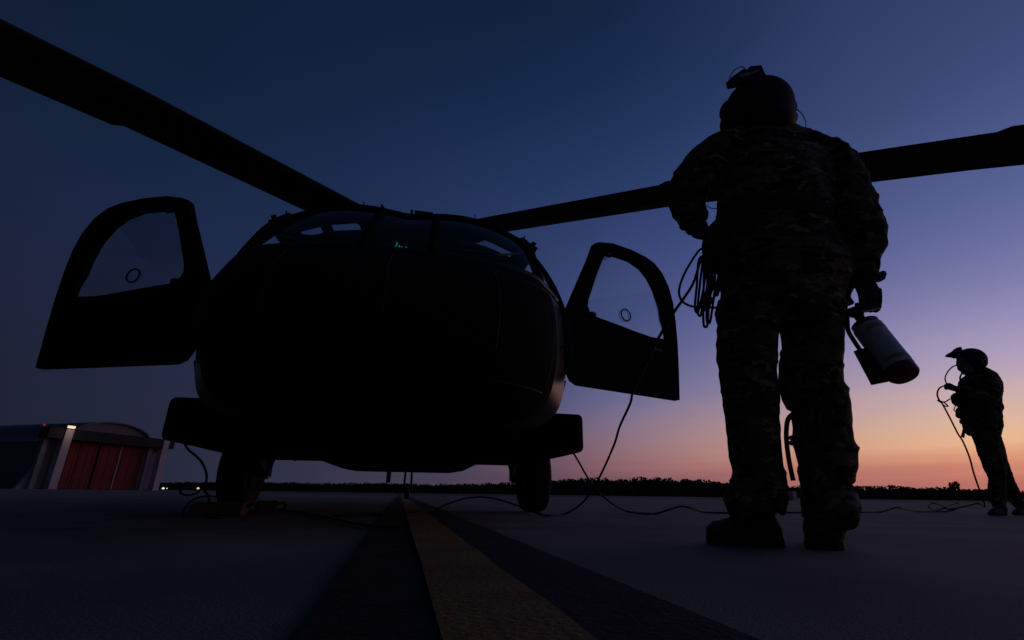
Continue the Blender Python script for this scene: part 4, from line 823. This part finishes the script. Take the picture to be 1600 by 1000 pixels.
bm = bmesh.new(); tube(bm, smooth_path([Q2(1505, 581), Q2(1501.5, 586), Q2(1500, 592), Q2(1503, 596)], 4), .010, 6); far_part('helmet_cord', bm, 'cable', far, True)
bm = bmesh.new(); tube(bm, smooth_path([Q2(1531, 576), Q2(1535, 574.5), Q2(1537, 571)], 4), .003, 6); far_part('nape_strap', bm, 'web', far, True)
# vest and pouches on the chest
for pl, th in (([(1496.5, 597), (1498, 594), (1503, 589), (1512, 587), (1514, 606), (1498, 606)], .14), ([(1483, 621), (1486, 616), (1496, 612), (1512, 612), (1512, 637), (1493, 636), (1486, 631)], .16), ([(1491, 641), (1496, 635), (1512, 634), (1512, 656), (1498, 655), (1491.5, 652)], .15), ([(1497.5, 654), (1512, 652), (1512, 665), (1503, 664), (1497.5, 662)], .12)):
    bm = bmesh.new(); prism(bm, [Q2(x, y, th / 2) for x, y in pl], (0, -th, 0)); bmesh.ops.bevel(bm, geom=list(bm.edges), offset=.012, segments=2, affect='EDGES'); far_part('vest_pouch', bm, 'vest')
bm = bmesh.new(); tube(bm, smooth_path([Q2(1493, 634, -.1), Q2(1490.5, 640, -.1), Q2(1493, 643, -.1)], 3), .006, 6); far_part('pouch_loop', bm, 'web', far, True)
bm = bmesh.new(); tube(bm, [Q2(1508, 662, -.1), Q2(1505.5, 676, -.1), Q2(1504, 683, -.1)], [(.014, .012), (.016, .012), (.02, .014)], 8); far_part('hanging_strap', bm, 'web', far)
# gloved hands with fingers closed on the cord
bm = bmesh.new()
for dd in (-.12, .02):
    tube(bm, [Q2(1500, 609, dd), Q2(1490, 606.5, dd), Q2(1486, 605.5, dd)], [(.034, .03), (.038, .03), (.032, .026)], 10)
    for i in range(4): tube(bm, smooth_path([Q2(1487, 602.5 + i * 2.2, dd), Q2(1481, 601.3 + i * 2.0, dd - .02), Q2(1476.5, 601.5 + i * 1.6, dd - .01), Q2(1479, 604.5 + i * 1.4, dd + .03)], 3), .0105, 7)
    tube(bm, [Q2(1489, 602, dd), Q2(1483, 599.5, dd + .02), Q2(1477.5, 599.8, dd + .03)], [.013, .012, .010], 8)
h_ = remesh(bm, .006, 1); F0(h_); link('glove', h_, 'glove', far, True)
# boots
def boot2(ax_, ay, hx, tx, by, dd):
    a_ = Q2(ax_, ay, dd); gnd = Q2((hx + tx) / 2, by, dd); hx_ = Q2(hx, by, dd).x; tx_ = Q2(tx, by, dd).x; bm = bmesh.new()
    H0 = Vector((hx_, PD2 + dd, 0)); T0 = Vector((tx_, PD2 + dd - .06, 0)); R_ = []; d = T0 - H0
    for f, w, h in ((0, .03, .05), (.08, .045, .11), (.3, .046, .12), (.55, .05, .085), (.8, .054, .07), (1.0, .03, .04)):
        c = H0 + d * f; R_.append([c + Vector((0, w * math.cos(k * math.pi / 6), .004 + h * (.5 + .5 * math.sin(k * math.pi / 6)))) for k in range(12)])
    loft(bm, R_); tube(bm, [H0 + d * .2 + Vector((0, 0, .06)), a_], [.058, .064], 12); b = remesh(bm, .010, 2); F0(b); link('boot', b, 'boot', far, True)
boot2(1557, 780, 1571, 1538, 803, -.06); boot2(1588, 782, 1608, 1576, 801, .22)
